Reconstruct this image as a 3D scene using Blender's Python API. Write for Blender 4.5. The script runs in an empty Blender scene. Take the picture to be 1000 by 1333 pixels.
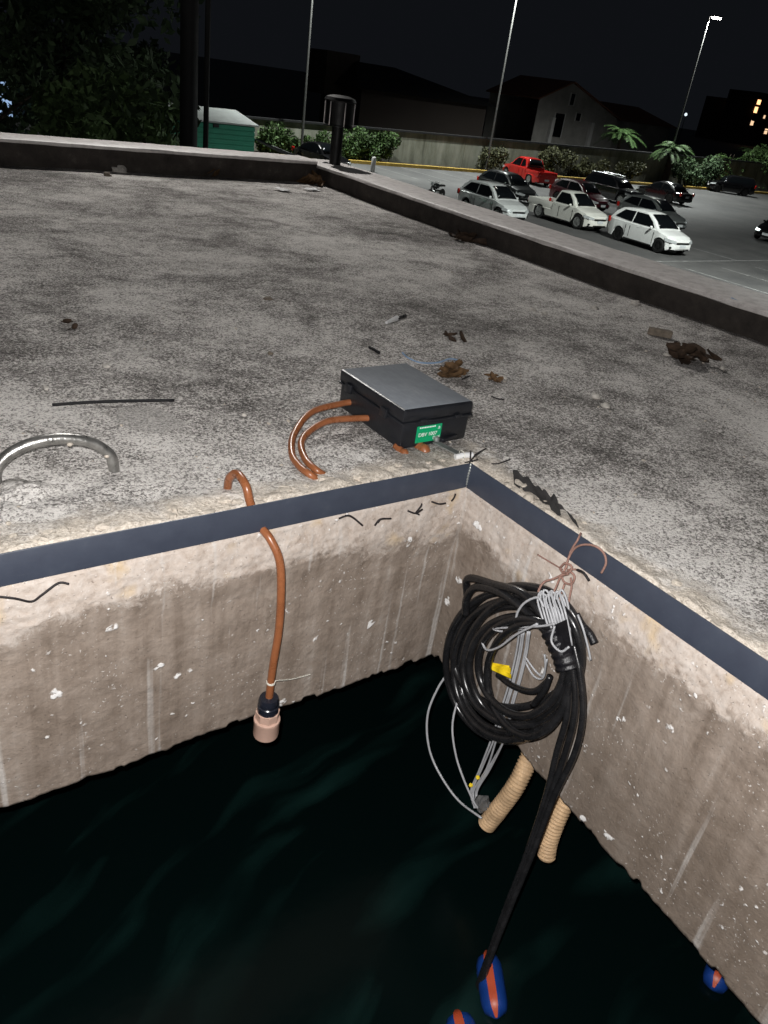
import bpy, math, random
import numpy as np
from math import sin, cos, pi, radians, sqrt, atan2
from mathutils import Vector, Matrix, noise

# ------------------------------------------------------------------ camera
scene = bpy.context.scene
COL = scene.collection
ROT = Matrix(((0.81895854, 0.18094521, -0.5445785),
              (-0.55883429, 0.46716111, -0.68517496),
              (0.13042678, 0.86545903, 0.48370397)))
CAM = Vector((-1.45938775, -1.46950731, 0.95))
FPX = 1012.74
cam_data = bpy.data.cameras.new('camera')
cam_data.sensor_fit = 'VERTICAL'
cam_data.sensor_height = 24.0
cam_data.lens = 24.0 * FPX / 1333.0
cam_data.clip_start = 0.02
cam_data.clip_end = 2000
cam = bpy.data.objects.new('camera', cam_data)
COL.objects.link(cam)
cam.matrix_world = Matrix.Translation(CAM) @ ROT.to_4x4()
scene.camera = cam

# ------------------------------------------------------------------ night sky
world = bpy.data.worlds.new('World')
scene.world = world
world.use_nodes = True
bgn = world.node_tree.nodes['Background']
bgn.inputs[0].default_value = (0.0034, 0.0039, 0.0050, 1)
bgn.inputs[1].default_value = 1.0
scene.view_settings.view_transform = 'Standard'
scene.view_settings.look = 'None'
scene.view_settings.exposure = 0.42
scene.view_settings.gamma = 1.0
scene.view_settings.use_curve_mapping = False

# the phone's own torch, beside the lens
fl = bpy.data.lights.new('phone_torch', 'POINT')
fl.energy = 205
fl.color = (1.0, 0.98, 0.962)
fl.shadow_soft_size = 0.012
flo = bpy.data.objects.new('phone_torch', fl)
COL.objects.link(flo)
flo.location = CAM + ROT @ Vector((-0.03, 0.05, 0.0))

LOT = -4.5            # level of the car park below the tank roof
SLAB = -0.012         # level of the roof slab (the steel frame's top edge is 0)
POWER_LAMP = 14000
POWER_NEAR = 2700

def ray(px, py):
    return ROT @ Vector(((px - 500) / FPX, -(py - 666.5) / FPX, -1.0))
def G(px, py, z=SLAB):
    d = ray(px, py); t = (z - CAM.z) / d.z
    return CAM + d * t
def PX(px, py, x=0.0):
    d = ray(px, py); t = (x - CAM.x) / d.x
    return CAM + d * t
def PY(px, py, y=0.0):
    d = ray(px, py); t = (y - CAM.y) / d.y
    return CAM + d * t

rnd = random.Random(7)
def fbm(x, y, z=0.0, o=4, s=1.0):
    return noise.fractal(Vector((x * s, y * s, z * s)), 1.0, 2.0, o)

# ------------------------------------------------------------------ materials
class NT:
    def __init__(self, name):
        self.m = bpy.data.materials.new(name); self.m.use_nodes = True
        self.t = self.m.node_tree; self.n = self.t.nodes; self.l = self.t.links
        self.b = self.n['Principled BSDF']
    def add(self, typ, **kw):
        n = self.n.new(typ)
        for k, v in kw.items(): setattr(n, k, v)
        return n
    def link(self, a, b): self.l.new(a, b)
    def pos(self, scale=(1, 1, 1)):
        g = self.add('ShaderNodeNewGeometry')
        mp = self.add('ShaderNodeMapping'); mp.inputs['Scale'].default_value = scale
        self.link(g.outputs['Position'], mp.inputs['Vector'])
        return mp.outputs['Vector']
    def obj(self, scale=(1, 1, 1)):
        g = self.add('ShaderNodeTexCoord')
        mp = self.add('ShaderNodeMapping'); mp.inputs['Scale'].default_value = scale
        self.link(g.outputs['Object'], mp.inputs['Vector'])
        return mp.outputs['Vector']
    def noise(self, vec, scale, detail=4, rough=0.6, dist=0.0):
        n = self.add('ShaderNodeTexNoise')
        n.inputs['Scale'].default_value = scale; n.inputs['Detail'].default_value = detail
        n.inputs['Roughness'].default_value = rough; n.inputs['Distortion'].default_value = dist
        self.link(vec, n.inputs['Vector'])
        return n.outputs['Fac']
    def voro(self, vec, scale, out='Distance', feature='F1'):
        n = self.add('ShaderNodeTexVoronoi', feature=feature)
        n.inputs['Scale'].default_value = scale
        self.link(vec, n.inputs['Vector'])
        return n.outputs[out]
    def ramp(self, fac, stops):
        n = self.add('ShaderNodeValToRGB')
        e = n.color_ramp.elements
        while len(e) < len(stops): e.new(0.5)
        for i, (p, c) in enumerate(stops):
            e[i].position = p
            e[i].color = (c, c, c, 1) if not isinstance(c, tuple) else (*c, 1)
        self.link(fac, n.inputs[0])
        return n.outputs[0]
    def mix(self, fac, a, b, blend='MIX'):
        n = self.add('ShaderNodeMix', data_type='RGBA', blend_type=blend)
        for s, v in ((n.inputs[0], fac), (n.inputs[6], a), (n.inputs[7], b)):
            if isinstance(v, (int, float)): s.default_value = v
            elif isinstance(v, tuple): s.default_value = (*v, 1)
            else: self.link(v, s)
        return n.outputs[2]
    def math(self, op, a, b=0.0, clamp=False):
        n = self.add('ShaderNodeMath', operation=op); n.use_clamp = clamp
        for s, v in ((n.inputs[0], a), (n.inputs[1], b)):
            if isinstance(v, (int, float)): s.default_value = v
            else: self.link(v, s)
        return n.outputs[0]
    def sep(self, vec):
        n = self.add('ShaderNodeSeparateXYZ'); self.link(vec, n.inputs[0]); return n.outputs
    def warp(self, vec, scale, amt):
        n = self.add('ShaderNodeTexNoise'); n.inputs['Scale'].default_value = scale; n.inputs['Detail'].default_value = 3
        self.link(vec, n.inputs['Vector'])
        a = self.add('ShaderNodeVectorMath', operation='SUBTRACT'); self.link(n.outputs['Color'], a.inputs[0]); a.inputs[1].default_value = (.5, .5, .5)
        b = self.add('ShaderNodeVectorMath', operation='SCALE'); self.link(a.outputs[0], b.inputs[0]); b.inputs['Scale'].default_value = amt
        c = self.add('ShaderNodeVectorMath', operation='ADD'); self.link(vec, c.inputs[0]); self.link(b.outputs[0], c.inputs[1])
        return c.outputs[0]
    def bump(self, h, strength=0.5, dist=0.01, prev=None):
        n = self.add('ShaderNodeBump')
        n.inputs['Strength'].default_value = strength; n.inputs['Distance'].default_value = dist
        self.link(h, n.inputs['Height'])
        if prev is not None: self.link(prev, n.inputs['Normal'])
        self.link(n.outputs[0], self.b.inputs['Normal'])
        return n.outputs[0]
    def set(self, col=None, rough=None, metal=None, spec=None, coat=None):
        for k, v in (('Base Color', col), ('Roughness', rough), ('Metallic', metal), ('Specular IOR Level', spec), ('Coat Weight', coat)):
            if v is None: continue
            s = self.b.inputs[k]
            if isinstance(v, tuple): s.default_value = (*v, 1)
            elif isinstance(v, (int, float)): s.default_value = v
            else: self.link(v, s)
        return self

M = {}
def plain(name, col, rough=0.5, metal=0.0, spec=0.5, var=0.18, scale=20, bump=0.0, coat=None):
    t = NT(name)
    v = t.obj()
    f = t.noise(v, scale, 5, 0.65)
    f2 = t.ramp(f, [(0.3, 1 - var), (0.7, 1 + var)])
    c = t.mix(1.0, col, f2, 'MULTIPLY')
    t.set(c, None, metal, spec, coat)
    r = t.ramp(f, [(0.3, max(0.02, rough - 0.08)), (0.7, min(1, rough + 0.08))])
    t.link(r, t.b.inputs['Roughness'])
    if bump: t.bump(t.noise(v, scale * 3, 4), bump, 0.004)
    M[name] = t.m
    return t.m
def emit(name, col, strength):
    t = NT(name); t.set((0.02, 0.02, 0.02), 0.4)
    t.b.inputs['Emission Color'].default_value = (*col, 1); t.b.inputs['Emission Strength'].default_value = strength
    M[name] = t.m
    return t.m

# roof slab: weathered rough concrete, salt-and-pepper grain with sooty patches, sandy mortar along the hatch
t = NT('slab')
p = t.pos()
x, y, z = t.sep(p)
grain = t.noise(p, 135, 2, 0.5, 0.9)
grain2 = t.noise(p, 55, 4, 0.7, 0.4)
mid = t.noise(p, 9, 5, 0.65)
big = t.noise(p, 1.1, 6, 0.62, 0.5)
soot = t.noise(t.pos((1, 1.5, 1)), 2.6, 6, 0.7, 0.6)
g = t.math('ADD', t.math('MULTIPLY', grain, 0.72), t.math('MULTIPLY', grain2, 0.28))
g = t.math('ADD', g, t.math('MULTIPLY', t.math('SUBTRACT', mid, 0.5), 0.24))
g = t.math('ADD', g, t.math('MULTIPLY', t.math('SUBTRACT', big, 0.5), 0.56))
g = t.math('SUBTRACT', g, t.math('MULTIPLY', t.math('SUBTRACT', soot, 0.5), 0.27))
base = t.ramp(g, [(0.30, (0.046, 0.042, 0.039)), (0.42, (0.155, 0.145, 0.136)), (0.495, (0.33, 0.31, 0.293)), (0.585, (0.68, 0.65, 0.62))])
worn = t.ramp(t.noise(t.pos((1, 2.2, 1)), 1.5, 5, 0.7, 0.8), [(0.54, 0.0), (0.70, 0.6)])
base = t.mix(t.math('MULTIPLY', worn, t.ramp(grain2, [(0.38, 0.2), (0.58, 1.0)])), base, (0.56, 0.535, 0.51))
dist = t.math('MAXIMUM', x, y)
dn = t.math('ADD', dist, t.math('MULTIPLY', t.math('SUBTRACT', mid, 0.5), 0.30))
band = t.ramp(dn, [(0.065, 1.0), (0.165, 0.0)])
sand = t.ramp(t.noise(p, 120, 4, 0.7), [(0.33, (0.33, 0.285, 0.235)), (0.52, (0.55, 0.49, 0.42)), (0.68, (0.68, 0.62, 0.55))])
base = t.mix(band, base, sand)
t.set(base, 0.92, 0, 0.25)
hb = t.math('ADD', t.math('MULTIPLY', grain, 0.6), t.math('MULTIPLY', grain2, 0.8))
t.bump(hb, 0.75, 0.008)
M['slab'] = t.m

# hatch side: pale trowelled mortar at the top, brown stained concrete below, runs and lime specks
t = NT('hatch_concrete')
p = t.pos()
x, y, z = t.sep(p)
nb = t.noise(p, 6, 5, 0.6, 0.3)
nb2 = t.noise(p, 1.8, 3, 0.5)
zz = t.math('ADD', z, t.math('MULTIPLY', t.math('SUBTRACT', nb, 0.5), 0.16))
zz = t.math('ADD', zz, t.math('MULTIPLY', t.math('SUBTRACT', nb2, 0.5), 0.26))
zz = t.math('ADD', zz, t.math('MULTIPLY', t.math('SUBTRACT', t.noise(p, 24, 6, 0.75, 1.2), 0.5), 0.17))
f = t.math('MULTIPLY', t.math('ADD', zz, 0.60), 1.0)
band = t.ramp(f, [(0.405, 0.0), (0.44, 1.0)])
streak = t.noise(t.pos((16, 16, 0.9)), 1.0, 5, 0.6, 0.2)
fine = t.noise(p, 70, 5, 0.7)
blot = t.noise(p, 13, 5, 0.68, 0.5)
dark = t.ramp(t.math('ADD', t.math('MULTIPLY', streak, 0.55), t.math('MULTIPLY', blot, 0.45)),
              [(0.32, (0.130, 0.098, 0.075)), (0.46, (0.222, 0.178, 0.145)), (0.56, (0.280, 0.231, 0.193)), (0.70, (0.385, 0.342, 0.305))])
pale = t.ramp(t.math('ADD', t.math('MULTIPLY', fine, 0.45), t.math('MULTIPLY', blot, 0.55)),
              [(0.30, (0.27, 0.212, 0.170)), (0.46, (0.425, 0.362, 0.315)), (0.62, (0.50, 0.447, 0.405))])
ochre = t.ramp(t.noise(p, 7.5, 3, 0.5), [(0.60, 0.0), (0.70, 0.55)])
pale = t.mix(ochre, pale, (0.50, 0.36, 0.19))
damp = t.math('MULTIPLY', t.ramp(t.math('ADD', z, t.math('ADD', t.math('MULTIPLY', t.math('SUBTRACT', nb, 0.5), 0.4), 1.0)), [(0.45, 1.0), (0.75, 0.0)]), t.ramp(t.math('ADD', x, 1.0), [(0.93, 0.25), (0.97, 1.0)]))
dark = t.mix(t.math('MULTIPLY', damp, 0.6), dark, (0.125, 0.098, 0.076))
c = t.mix(band, dark, pale)
lime = t.ramp(t.noise(t.pos((22, 22, 0.7)), 1.0, 3, 0.5), [(0.60, 0.0), (0.68, 0.6)])
c = t.mix(lime, c, (0.52, 0.50, 0.48))
wp = t.warp(p, 45, 0.030)
spk = t.voro(wp, 34)
spm = t.noise(p, 9, 3, 0.5)
sp = t.math('MULTIPLY', t.ramp(spk, [(0.09, 1.0), (0.17, 0.0)]), t.ramp(spm, [(0.50, 0.0), (0.58, 0.9)]))
c = t.mix(sp, c, (0.74, 0.72, 0.70))
spk2 = t.voro(t.warp(p, 30, 0.06), 8)
sp3 = t.math('MULTIPLY', t.ramp(t.voro(t.warp(p, 90, 0.02), 80), [(0.08, 1.0), (0.20, 0.0)]), t.ramp(t.noise(p, 5, 3), [(0.46, 0.0), (0.60, 0.8)]))
c = t.mix(sp3, c, (0.66, 0.63, 0.60))
sp2 = t.math('MULTIPLY', t.ramp(spk2, [(0.085, 1.0), (0.12, 0.0)]), t.ramp(t.noise(p, 31, 3), [(0.42, 0.0), (0.50, 1.0)]))
c = t.mix(sp2, c, (0.76, 0.75, 0.74))
pit = t.ramp(t.voro(t.warp(p, 60, 0.02), 80), [(0.06, 1.0), (0.14, 0.0)])
c = t.mix(t.math('MULTIPLY', pit, 0.5), c, (0.14, 0.115, 0.095))
t.set(c, 0.85, 0, 0.3)
hb = t.math('ADD', fine, t.math('MULTIPLY', blot, 0.6))
hb = t.math('SUBTRACT', hb, t.math('MULTIPLY', pit, 0.7))
hb = t.math('ADD', hb, t.math('MULTIPLY', t.math('ADD', sp, sp2), 0.6))
t.bump(hb, 0.6, 0.006)
M['hatch_concrete'] = t.m

# parapet faces: bitumen paint, dull and dusty
t = NT('bitumen')
p = t.pos()
c = t.ramp(t.noise(p, 7, 6, 0.7), [(0.3, (0.020, 0.017, 0.015)), (0.6, (0.050, 0.042, 0.037)), (0.8, (0.11, 0.098, 0.09))])
t.set(c, 0.85, 0, 0.3); t.bump(t.noise(p, 60, 4, 0.7), 0.6, 0.008)
M['bitumen'] = t.m
t = NT('coping')
p = t.pos()
c = t.ramp(t.noise(p, 14, 6, 0.72), [(0.25, (0.36, 0.335, 0.32)), (0.5, (0.60, 0.565, 0.545)), (0.75, (0.72, 0.69, 0.67))])
t.set(c, 0.5, 0, 0.5); t.bump(t.noise(p, 90, 4, 0.7), 0.3, 0.005)
M['coping'] = t.m

# steel flat bars: blue-grey primer paint
t = NT('bar_paint')
p = t.pos()
n1 = t.noise(p, 16, 5, 0.65)
c = t.ramp(n1, [(0.25, (0.030, 0.036, 0.054)), (0.6, (0.038, 0.046, 0.066)), (0.85, (0.060, 0.067, 0.085))])
scr = t.ramp(t.noise(t.pos((5, 5, 130)), 3.0, 4, 0.7), [(0.64, 0.0), (0.75, 0.30)])
c = t.mix(scr, c, (0.16, 0.165, 0.18))
t.set(c, 0.42, 0.0, 0.5); t.bump(t.noise(p, 140, 3), 0.15, 0.002)
M['bar_paint'] = t.m

# tank water: black-green with faint curved ripple reflections painted into the colour by film
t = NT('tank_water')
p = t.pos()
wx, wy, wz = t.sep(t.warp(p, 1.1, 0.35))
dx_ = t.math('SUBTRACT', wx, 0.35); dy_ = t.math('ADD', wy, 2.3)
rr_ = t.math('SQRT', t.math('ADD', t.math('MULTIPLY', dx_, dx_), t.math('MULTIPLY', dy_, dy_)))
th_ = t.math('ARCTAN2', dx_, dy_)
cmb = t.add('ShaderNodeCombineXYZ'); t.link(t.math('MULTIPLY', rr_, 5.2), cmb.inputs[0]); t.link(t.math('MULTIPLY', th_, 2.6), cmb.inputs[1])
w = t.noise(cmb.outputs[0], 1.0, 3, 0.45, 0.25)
ripple_sheen = t.ramp(w, [(0.54, 0.0), (0.64, 0.45), (0.74, 1.0)])
ripple_sheen = t.math('MULTIPLY', ripple_sheen, t.ramp(t.noise(p, 1.6, 3), [(0.35, 0.15), (0.65, 1.0)]))
c = t.mix(ripple_sheen, (0.0008, 0.0034, 0.0033), (0.0085, 0.028, 0.025))
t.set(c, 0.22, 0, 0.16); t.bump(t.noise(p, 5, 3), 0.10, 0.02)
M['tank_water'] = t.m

# car park asphalt
t = NT('asphalt')
p = t.pos()
c = t.ramp(t.math('ADD', t.math('MULTIPLY', t.noise(p, 0.35, 5, 0.65), 0.7), t.math('MULTIPLY', t.noise(p, 14, 4, 0.7), 0.3)),
           [(0.32, (0.040, 0.040, 0.041)), (0.5, (0.068, 0.067, 0.066)), (0.68, (0.105, 0.103, 0.10))])
t.set(c, 0.7, 0, 0.45); t.bump(t.noise(p, 45, 4, 0.7), 0.4, 0.01)
M['asphalt'] = t.m

# boundary wall: rendered, rain-stained
t = NT('wall_render')
p = t.pos()
c = t.ramp(t.math('ADD', t.math('MULTIPLY', t.noise(t.pos((1, 1, 0.25)), 1.3, 6, 0.68), 0.75), t.math('MULTIPLY', t.noise(p, 0.25, 3), 0.25)),
           [(0.34, (0.085, 0.085, 0.065)), (0.5, (0.19, 0.195, 0.155)), (0.66, (0.29, 0.29, 0.25))])
t.set(c, 0.9, 0, 0.2); t.bump(t.noise(p, 10, 4), 0.3, 0.02)
M['wall_render'] = t.m

plain('box_plastic', (0.011, 0.012, 0.015), 0.36, 0, 0.5, 0.3, 30, 0.25)
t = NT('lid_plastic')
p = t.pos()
dust_sheen = t.math('ADD', t.math('MULTIPLY', t.noise(p, 11, 5, 0.7), 0.6), t.math('MULTIPLY', t.noise(t.pos((40, 9, 9)), 2.5, 4, 0.7), 0.4))
c = t.ramp(dust_sheen, [(0.32, (0.15, 0.166, 0.188)), (0.55, (0.195, 0.213, 0.236)), (0.75, (0.26, 0.275, 0.29))])  # bluish reflection on the lid top put into the colour with the dust
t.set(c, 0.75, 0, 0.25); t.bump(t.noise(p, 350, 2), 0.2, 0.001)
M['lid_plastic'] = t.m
plain('label_green', (0.0, 0.32, 0.13), 0.4, 0, 0.5, 0.08, 40)
plain('print_white', (0.80, 0.82, 0.80), 0.5, 0, 0.5, 0.05)
plain('conduit_brown', (0.245, 0.088, 0.036), 0.30, 0, 0.5, 0.16, 25, 0.1)
plain('pvc_pink', (0.52, 0.345, 0.275), 0.36, 0, 0.5, 0.10, 30)
plain('gland_black', (0.012, 0.014, 0.022), 0.25, 0, 0.5, 0.2)
plain('cable_black', (0.0105, 0.0105, 0.0115), 0.27, 0, 0.55, 0.3, 30, 0.1)
plain('rubber_black', (0.010, 0.010, 0.011), 0.75, 0, 0.3, 0.2)
plain('tape_black', (0.006, 0.006, 0.008), 0.4, 0, 0.5, 0.3, 60, 0.4)
plain('wire_grey', (0.34, 0.345, 0.36), 0.4, 0, 0.5, 0.12, 30)
plain('cord', (0.27, 0.155, 0.125), 0.7, 0, 0.3, 0.3, 200, 0.5)
plain('tape_yellow', (0.72, 0.52, 0.01), 0.5, 0, 0.5, 0.15, 60)
plain('tie_white', (0.70, 0.68, 0.60), 0.4)
plain('corrugated_tan', (0.44, 0.30, 0.175), 0.6, 0, 0.3, 0.3, 25, 0.3)
plain('steel_tube', (0.30, 0.295, 0.28), 0.33, 0.8, 0.5, 0.35, 26, 0.35)
plain('rebar', (0.020, 0.017, 0.018), 0.65, 0.2, 0.4, 0.4, 60, 0.5)
plain('galvanised', (0.40, 0.42, 0.41), 0.42, 0.75, 0.5, 0.2, 40)
plain('float_blue', (0.005, 0.032, 0.17), 0.4, 0, 0.5, 0.12)
plain('float_orange', (0.36, 0.055, 0.02), 0.45, 0, 0.5, 0.12)
plain('blue_wire', (0.20, 0.29, 0.42), 0.45)
plain('pipe_black', (0.008, 0.008, 0.010), 0.5, 0, 0.5, 0.2)
plain('vent_black', (0.003, 0.003, 0.0035), 0.5, 0.0, 0.3, 0.2)
plain('vent_rod_glint', (0.75, 0.70, 0.68), 0.3, 0.1, 0.5, 0.1)  # lamp glints on the rods painted in as a near-white colour
plain('dry_leaf', (0.105, 0.060, 0.028), 0.75, 0, 0.3, 0.5, 50, 0.5)
plain('dry_leaf_dark', (0.045, 0.028, 0.018), 0.75, 0, 0.3, 0.5, 50, 0.5)
plain('stone', (0.50, 0.47, 0.43), 0.9, 0, 0.2, 0.35, 45, 0.6)
plain('skim', (0.42, 0.40, 0.38), 0.9, 0, 0.2, 0.75, 150, 0.8)
plain('mortar', (0.46, 0.41, 0.35), 0.9, 0, 0.2, 0.3, 45, 0.6)
plain('paper', (0.66, 0.66, 0.66), 0.8, 0, 0.3, 0.1)
plain('wood_grey', (0.17, 0.14, 0.11), 0.8, 0, 0.3, 0.4, 40, 0.5)
plain('membrane', (0.020, 0.018, 0.018), 0.75, 0, 0.4, 0.4, 30, 0.7)
plain('clear_plastic', (0.10, 0.10, 0.10), 0.25, 0, 0.5, 0.4)
plain('tank_inside', (0.05, 0.048, 0.042), 0.95, 0, 0.1, 0.3, 4)
plain('pole_grey', (0.10, 0.10, 0.096), 0.55, 0.2, 0.5, 0.15, 8)
plain('pole_dark', (0.012, 0.012, 0.013), 0.7, 0, 0.3, 0.3, 6)
plain('green_paint', (0.045, 0.34, 0.215), 0.5, 0, 0.4, 0.10, 2)
plain('roof_pale', (0.62, 0.66, 0.64), 0.6, 0, 0.4, 0.12, 2)
plain('dark_metal', (0.02, 0.021, 0.022), 0.5, 0, 0.4)
plain('kerb_yellow', (0.40, 0.27, 0.06), 0.75, 0, 0.3, 0.3, 3)
plain('line_paint', (0.19, 0.19, 0.185), 0.75, 0, 0.3, 0.45, 3)
plain('soil', (0.035, 0.030, 0.022), 0.95, 0, 0.1, 0.3, 1)
plain('house_wall', (0.24, 0.23, 0.215), 0.9, 0, 0.2, 0.25, 0.5)
plain('house_trim', (0.42, 0.41, 0.40), 0.8, 0, 0.2, 0.1, 1)
plain('roof_tile', (0.16, 0.075, 0.05), 0.85, 0, 0.2, 0.3, 2, 0.4)
plain('tower_wall', (0.055, 0.045, 0.040), 0.9, 0, 0.2, 0.2, 0.1)
plain('bark', (0.040, 0.032, 0.025), 0.95, 0, 0.1, 0.4, 5, 0.6)
def leafmat(name, col):
    t = NT(name)
    oi = t.add('ShaderNodeNewGeometry')
    r = oi.outputs['Random Per Island']
    c = t.ramp(r, [(0.0, tuple(v * 0.45 for v in col)), (0.5, col), (1.0, tuple(min(1, v * 1.75) for v in col))])
    t.set(c, 0.65, 0, 0.2)
    M[name] = t.m
leafmat('leaf_dark', (0.050, 0.080, 0.040))
leafmat('leaf_low', (0.070, 0.115, 0.045))
leafmat('leaf_hedge', (0.040, 0.072, 0.022))
leafmat('leaf_ivy', (0.058, 0.060, 0.030))
leafmat('leaf_palm', (0.034, 0.066, 0.020))
# cars
def paint(name, col, metal=0.0, rough=0.28):
    dusty = 0.14 if max(col) > 0.2 else 0.02
    t = NT(name); p = t.obj()
    c = t.mix(t.ramp(t.noise(p, 3, 5, 0.7), [(0.4, 0.0), (0.75, dusty)]), col, (0.25, 0.23, 0.20))
    t.set(c, rough, metal, 0.5, 0.6); t.b.inputs['Coat Roughness'].default_value = 0.06
    M[name] = t.m
paint('paint_white', (0.78, 0.79, 0.77)); paint('paint_cream', (0.72, 0.72, 0.66)); paint('paint_red', (0.50, 0.012, 0.010))
paint('paint_silver', (0.62, 0.64, 0.63), 0.15); paint('paint_black', (0.004, 0.004, 0.005), 0.0, 0.16); paint('paint_dark', (0.016, 0.018, 0.018), 0.3)
paint('paint_maroon', (0.045, 0.004, 0.008)); paint('paint_grey', (0.13, 0.14, 0.137), 0.3)
plain('car_glass', (0.004, 0.005, 0.006), 0.07, 0, 0.6, 0.1)
plain('tyre', (0.010, 0.010, 0.010), 0.85, 0, 0.3)
plain('rim_silver', (0.50, 0.51, 0.50), 0.3, 0.8)
plain('rim_dark', (0.02, 0.02, 0.02), 0.35, 0.4)
plain('trim_black', (0.010, 0.010, 0.010), 0.55, 0, 0.4)
plain('lamp_clear', (0.80, 0.84, 0.84), 0.12, 0.55, 0.6, 0.1, 30)
plain('lamp_red', (0.42, 0.016, 0.010), 0.2, 0, 0.5, 0.1)
plain('plate', (0.62, 0.65, 0.66), 0.5)
emit('lamp_on', (1.0, 0.97, 0.90), 60)
emit('head_on', (0.85, 1.0, 0.97), 2.6)
emit('win_warm', (1.0, 0.50, 0.22), 1.7)
emit('win_amber', (1.0, 0.66, 0.40), 0.8)
emit('win_cool', (0.75, 0.90, 1.0), 0.8)
emit('far_white', (0.8, 0.92, 1.0), 0.9)
emit('far_warm', (1.0, 0.62, 0.34), 0.7)
emit('sign_lit', (0.42, 0.62, 0.95), 0.55)

# ------------------------------------------------------------------ mesh helpers
class MB:
    def __init__(self): self.v = []; self.f = []
    def face(self, pts):
        i = len(self.v); self.v += [tuple(q) for q in pts]; self.f.append(tuple(range(i, i + len(pts))))
        return self
    def box(self, c, s, rz=0.0, bev=0.0, rot=None):
        c = Vector(c); hx, hy, hz = s[0] / 2, s[1] / 2, s[2] / 2
        R = rot if rot is not None else Matrix.Rotation(rz, 3, 'Z')
        if bev <= 0:
            P = [(-hx, -hy, -hz), (hx, -hy, -hz), (hx, hy, -hz), (-hx, hy, -hz), (-hx, -hy, hz), (hx, -hy, hz), (hx, hy, hz), (-hx, hy, hz)]
            F = [(0, 3, 2, 1), (4, 5, 6, 7), (0, 1, 5, 4), (1, 2, 6, 5), (2, 3, 7, 6), (3, 0, 4, 7)]
        else:
            b = min(bev, hx * .9, hy * .9, hz * .9); P = []; F = []
            def ringp(ix, iy, zz):
                r = []
                for sx, sy, a0 in ((1, 1, 0), (-1, 1, 90), (-1, -1, 180), (1, -1, 270)):
                    for k in range(3):
                        a = radians(a0 + 45 * k)
                        r.append((sx * (ix - b) + b * cos(a) * (1), sy * (iy - b) + b * sin(a), zz))
                return r
            rings = []
            def inset(d, zz):
                r = []
                for sx, sy, a0 in ((1, 1, 0), (-1, 1, 90), (-1, -1, 180), (1, -1, 270)):
                    for k in range(3):
                        a = radians(a0 + 45 * k); rr = b - d
                        r.append((sx * (hx - b) + rr * cos(a), sy * (hy - b) + rr * sin(a), zz))
                return r
            for d, zz in ((b * .999, -hz), (b * .3, -hz + b * .3), (0, -hz + b), (0, hz - b), (b * .3, hz - b * .3), (b * .999, hz)):
                rings.append(inset(d, zz))
            n = 12
            for r in rings: P += r
            for k in range(5):
                for j in range(n):
                    F.append((k * n + j, k * n + (j + 1) % n, (k + 1) * n + (j + 1) % n, (k + 1) * n + j))
            F.append(tuple(reversed(range(n)))); F.append(tuple(range(5 * n, 6 * n)))
        i = len(self.v)
        self.v += [tuple(c + R @ Vector(q)) for q in P]
        self.f += [tuple(i + k for k in q) for q in F]
        return self
    def tube(self, path, r, n=8, sub=6, cap=True, rfun=None):
        P = catmull([Vector(q) for q in path], sub) if sub > 1 else [Vector(q) for q in path]
        i0 = len(self.v); m = len(P)
        T = [(P[min(k + 1, m - 1)] - P[max(k - 1, 0)]).normalized() for k in range(m)]
        up = Vector((0, 0, 1)) if abs(T[0].z) < .9 else Vector((1, 0, 0))
        N = (up - T[0] * up.dot(T[0])).normalized()
        L = 0
        for k in range(m):
            N = (N - T[k] * N.dot(T[k])).normalized(); B = T[k].cross(N)
            if k: L += (P[k] - P[k - 1]).length
            rr = r if rfun is None else rfun(L, k / (m - 1))
            for j in range(n):
                a = 2 * pi * j / n
                self.v.append(tuple(P[k] + (N * cos(a) + B * sin(a)) * rr))
        for k in range(m - 1):
            for j in range(n):
                self.f.append((i0 + k * n + j, i0 + k * n + (j + 1) % n, i0 + (k + 1) * n + (j + 1) % n, i0 + (k + 1) * n + j))
        if cap:
            self.f.append(tuple(i0 + j for j in reversed(range(n)))); self.f.append(tuple(i0 + (m - 1) * n + j for j in range(n)))
        return self
    def lathe(self, prof, n=24, M4=None):
        M4 = M4 or Matrix.Identity(4); i0 = len(self.v)
        for (r, zz) in prof:
            for j in range(n):
                a = 2 * pi * j / n
                self.v.append(tuple(M4 @ Vector((r * cos(a), r * sin(a), zz))))
        for k in range(len(prof) - 1):
            for j in range(n):
                self.f.append((i0 + k * n + j, i0 + k * n + (j + 1) % n, i0 + (k + 1) * n + (j + 1) % n, i0 + (k + 1) * n + j))
        self.f.append(tuple(i0 + j for j in reversed(range(n)))); self.f.append(tuple(i0 + (len(prof) - 1) * n + j for j in range(n)))
        return self
    def grid(self, fn, nu, nv):
        i0 = len(self.v)
        for a in range(nu):
            for b in range(nv): self.v.append(tuple(fn(a, b)))
        for a in range(nu - 1):
            for b in range(nv - 1):
                self.f.append((i0 + a * nv + b, i0 + (a + 1) * nv + b, i0 + (a + 1) * nv + b + 1, i0 + a * nv + b + 1))
        return self
    def build(self, name, mat, parent=None, smooth=False, loc=None, angle=None):
        me = bpy.data.meshes.new(name); me.from_pydata(self.v, [], self.f); me.update()
        me.materials.append(M[mat] if isinstance(mat, str) else mat)
        if smooth:
            me.polygons.foreach_set('use_smooth', [True] * len(me.polygons))
            if angle:
                try: me.set_sharp_from_angle(angle=radians(angle))
                except Exception: pass
        o = bpy.data.objects.new(name, me); COL.objects.link(o)
        if parent is not None: o.parent = parent
        if loc is not None:
            o.location = loc
        return o

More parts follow.
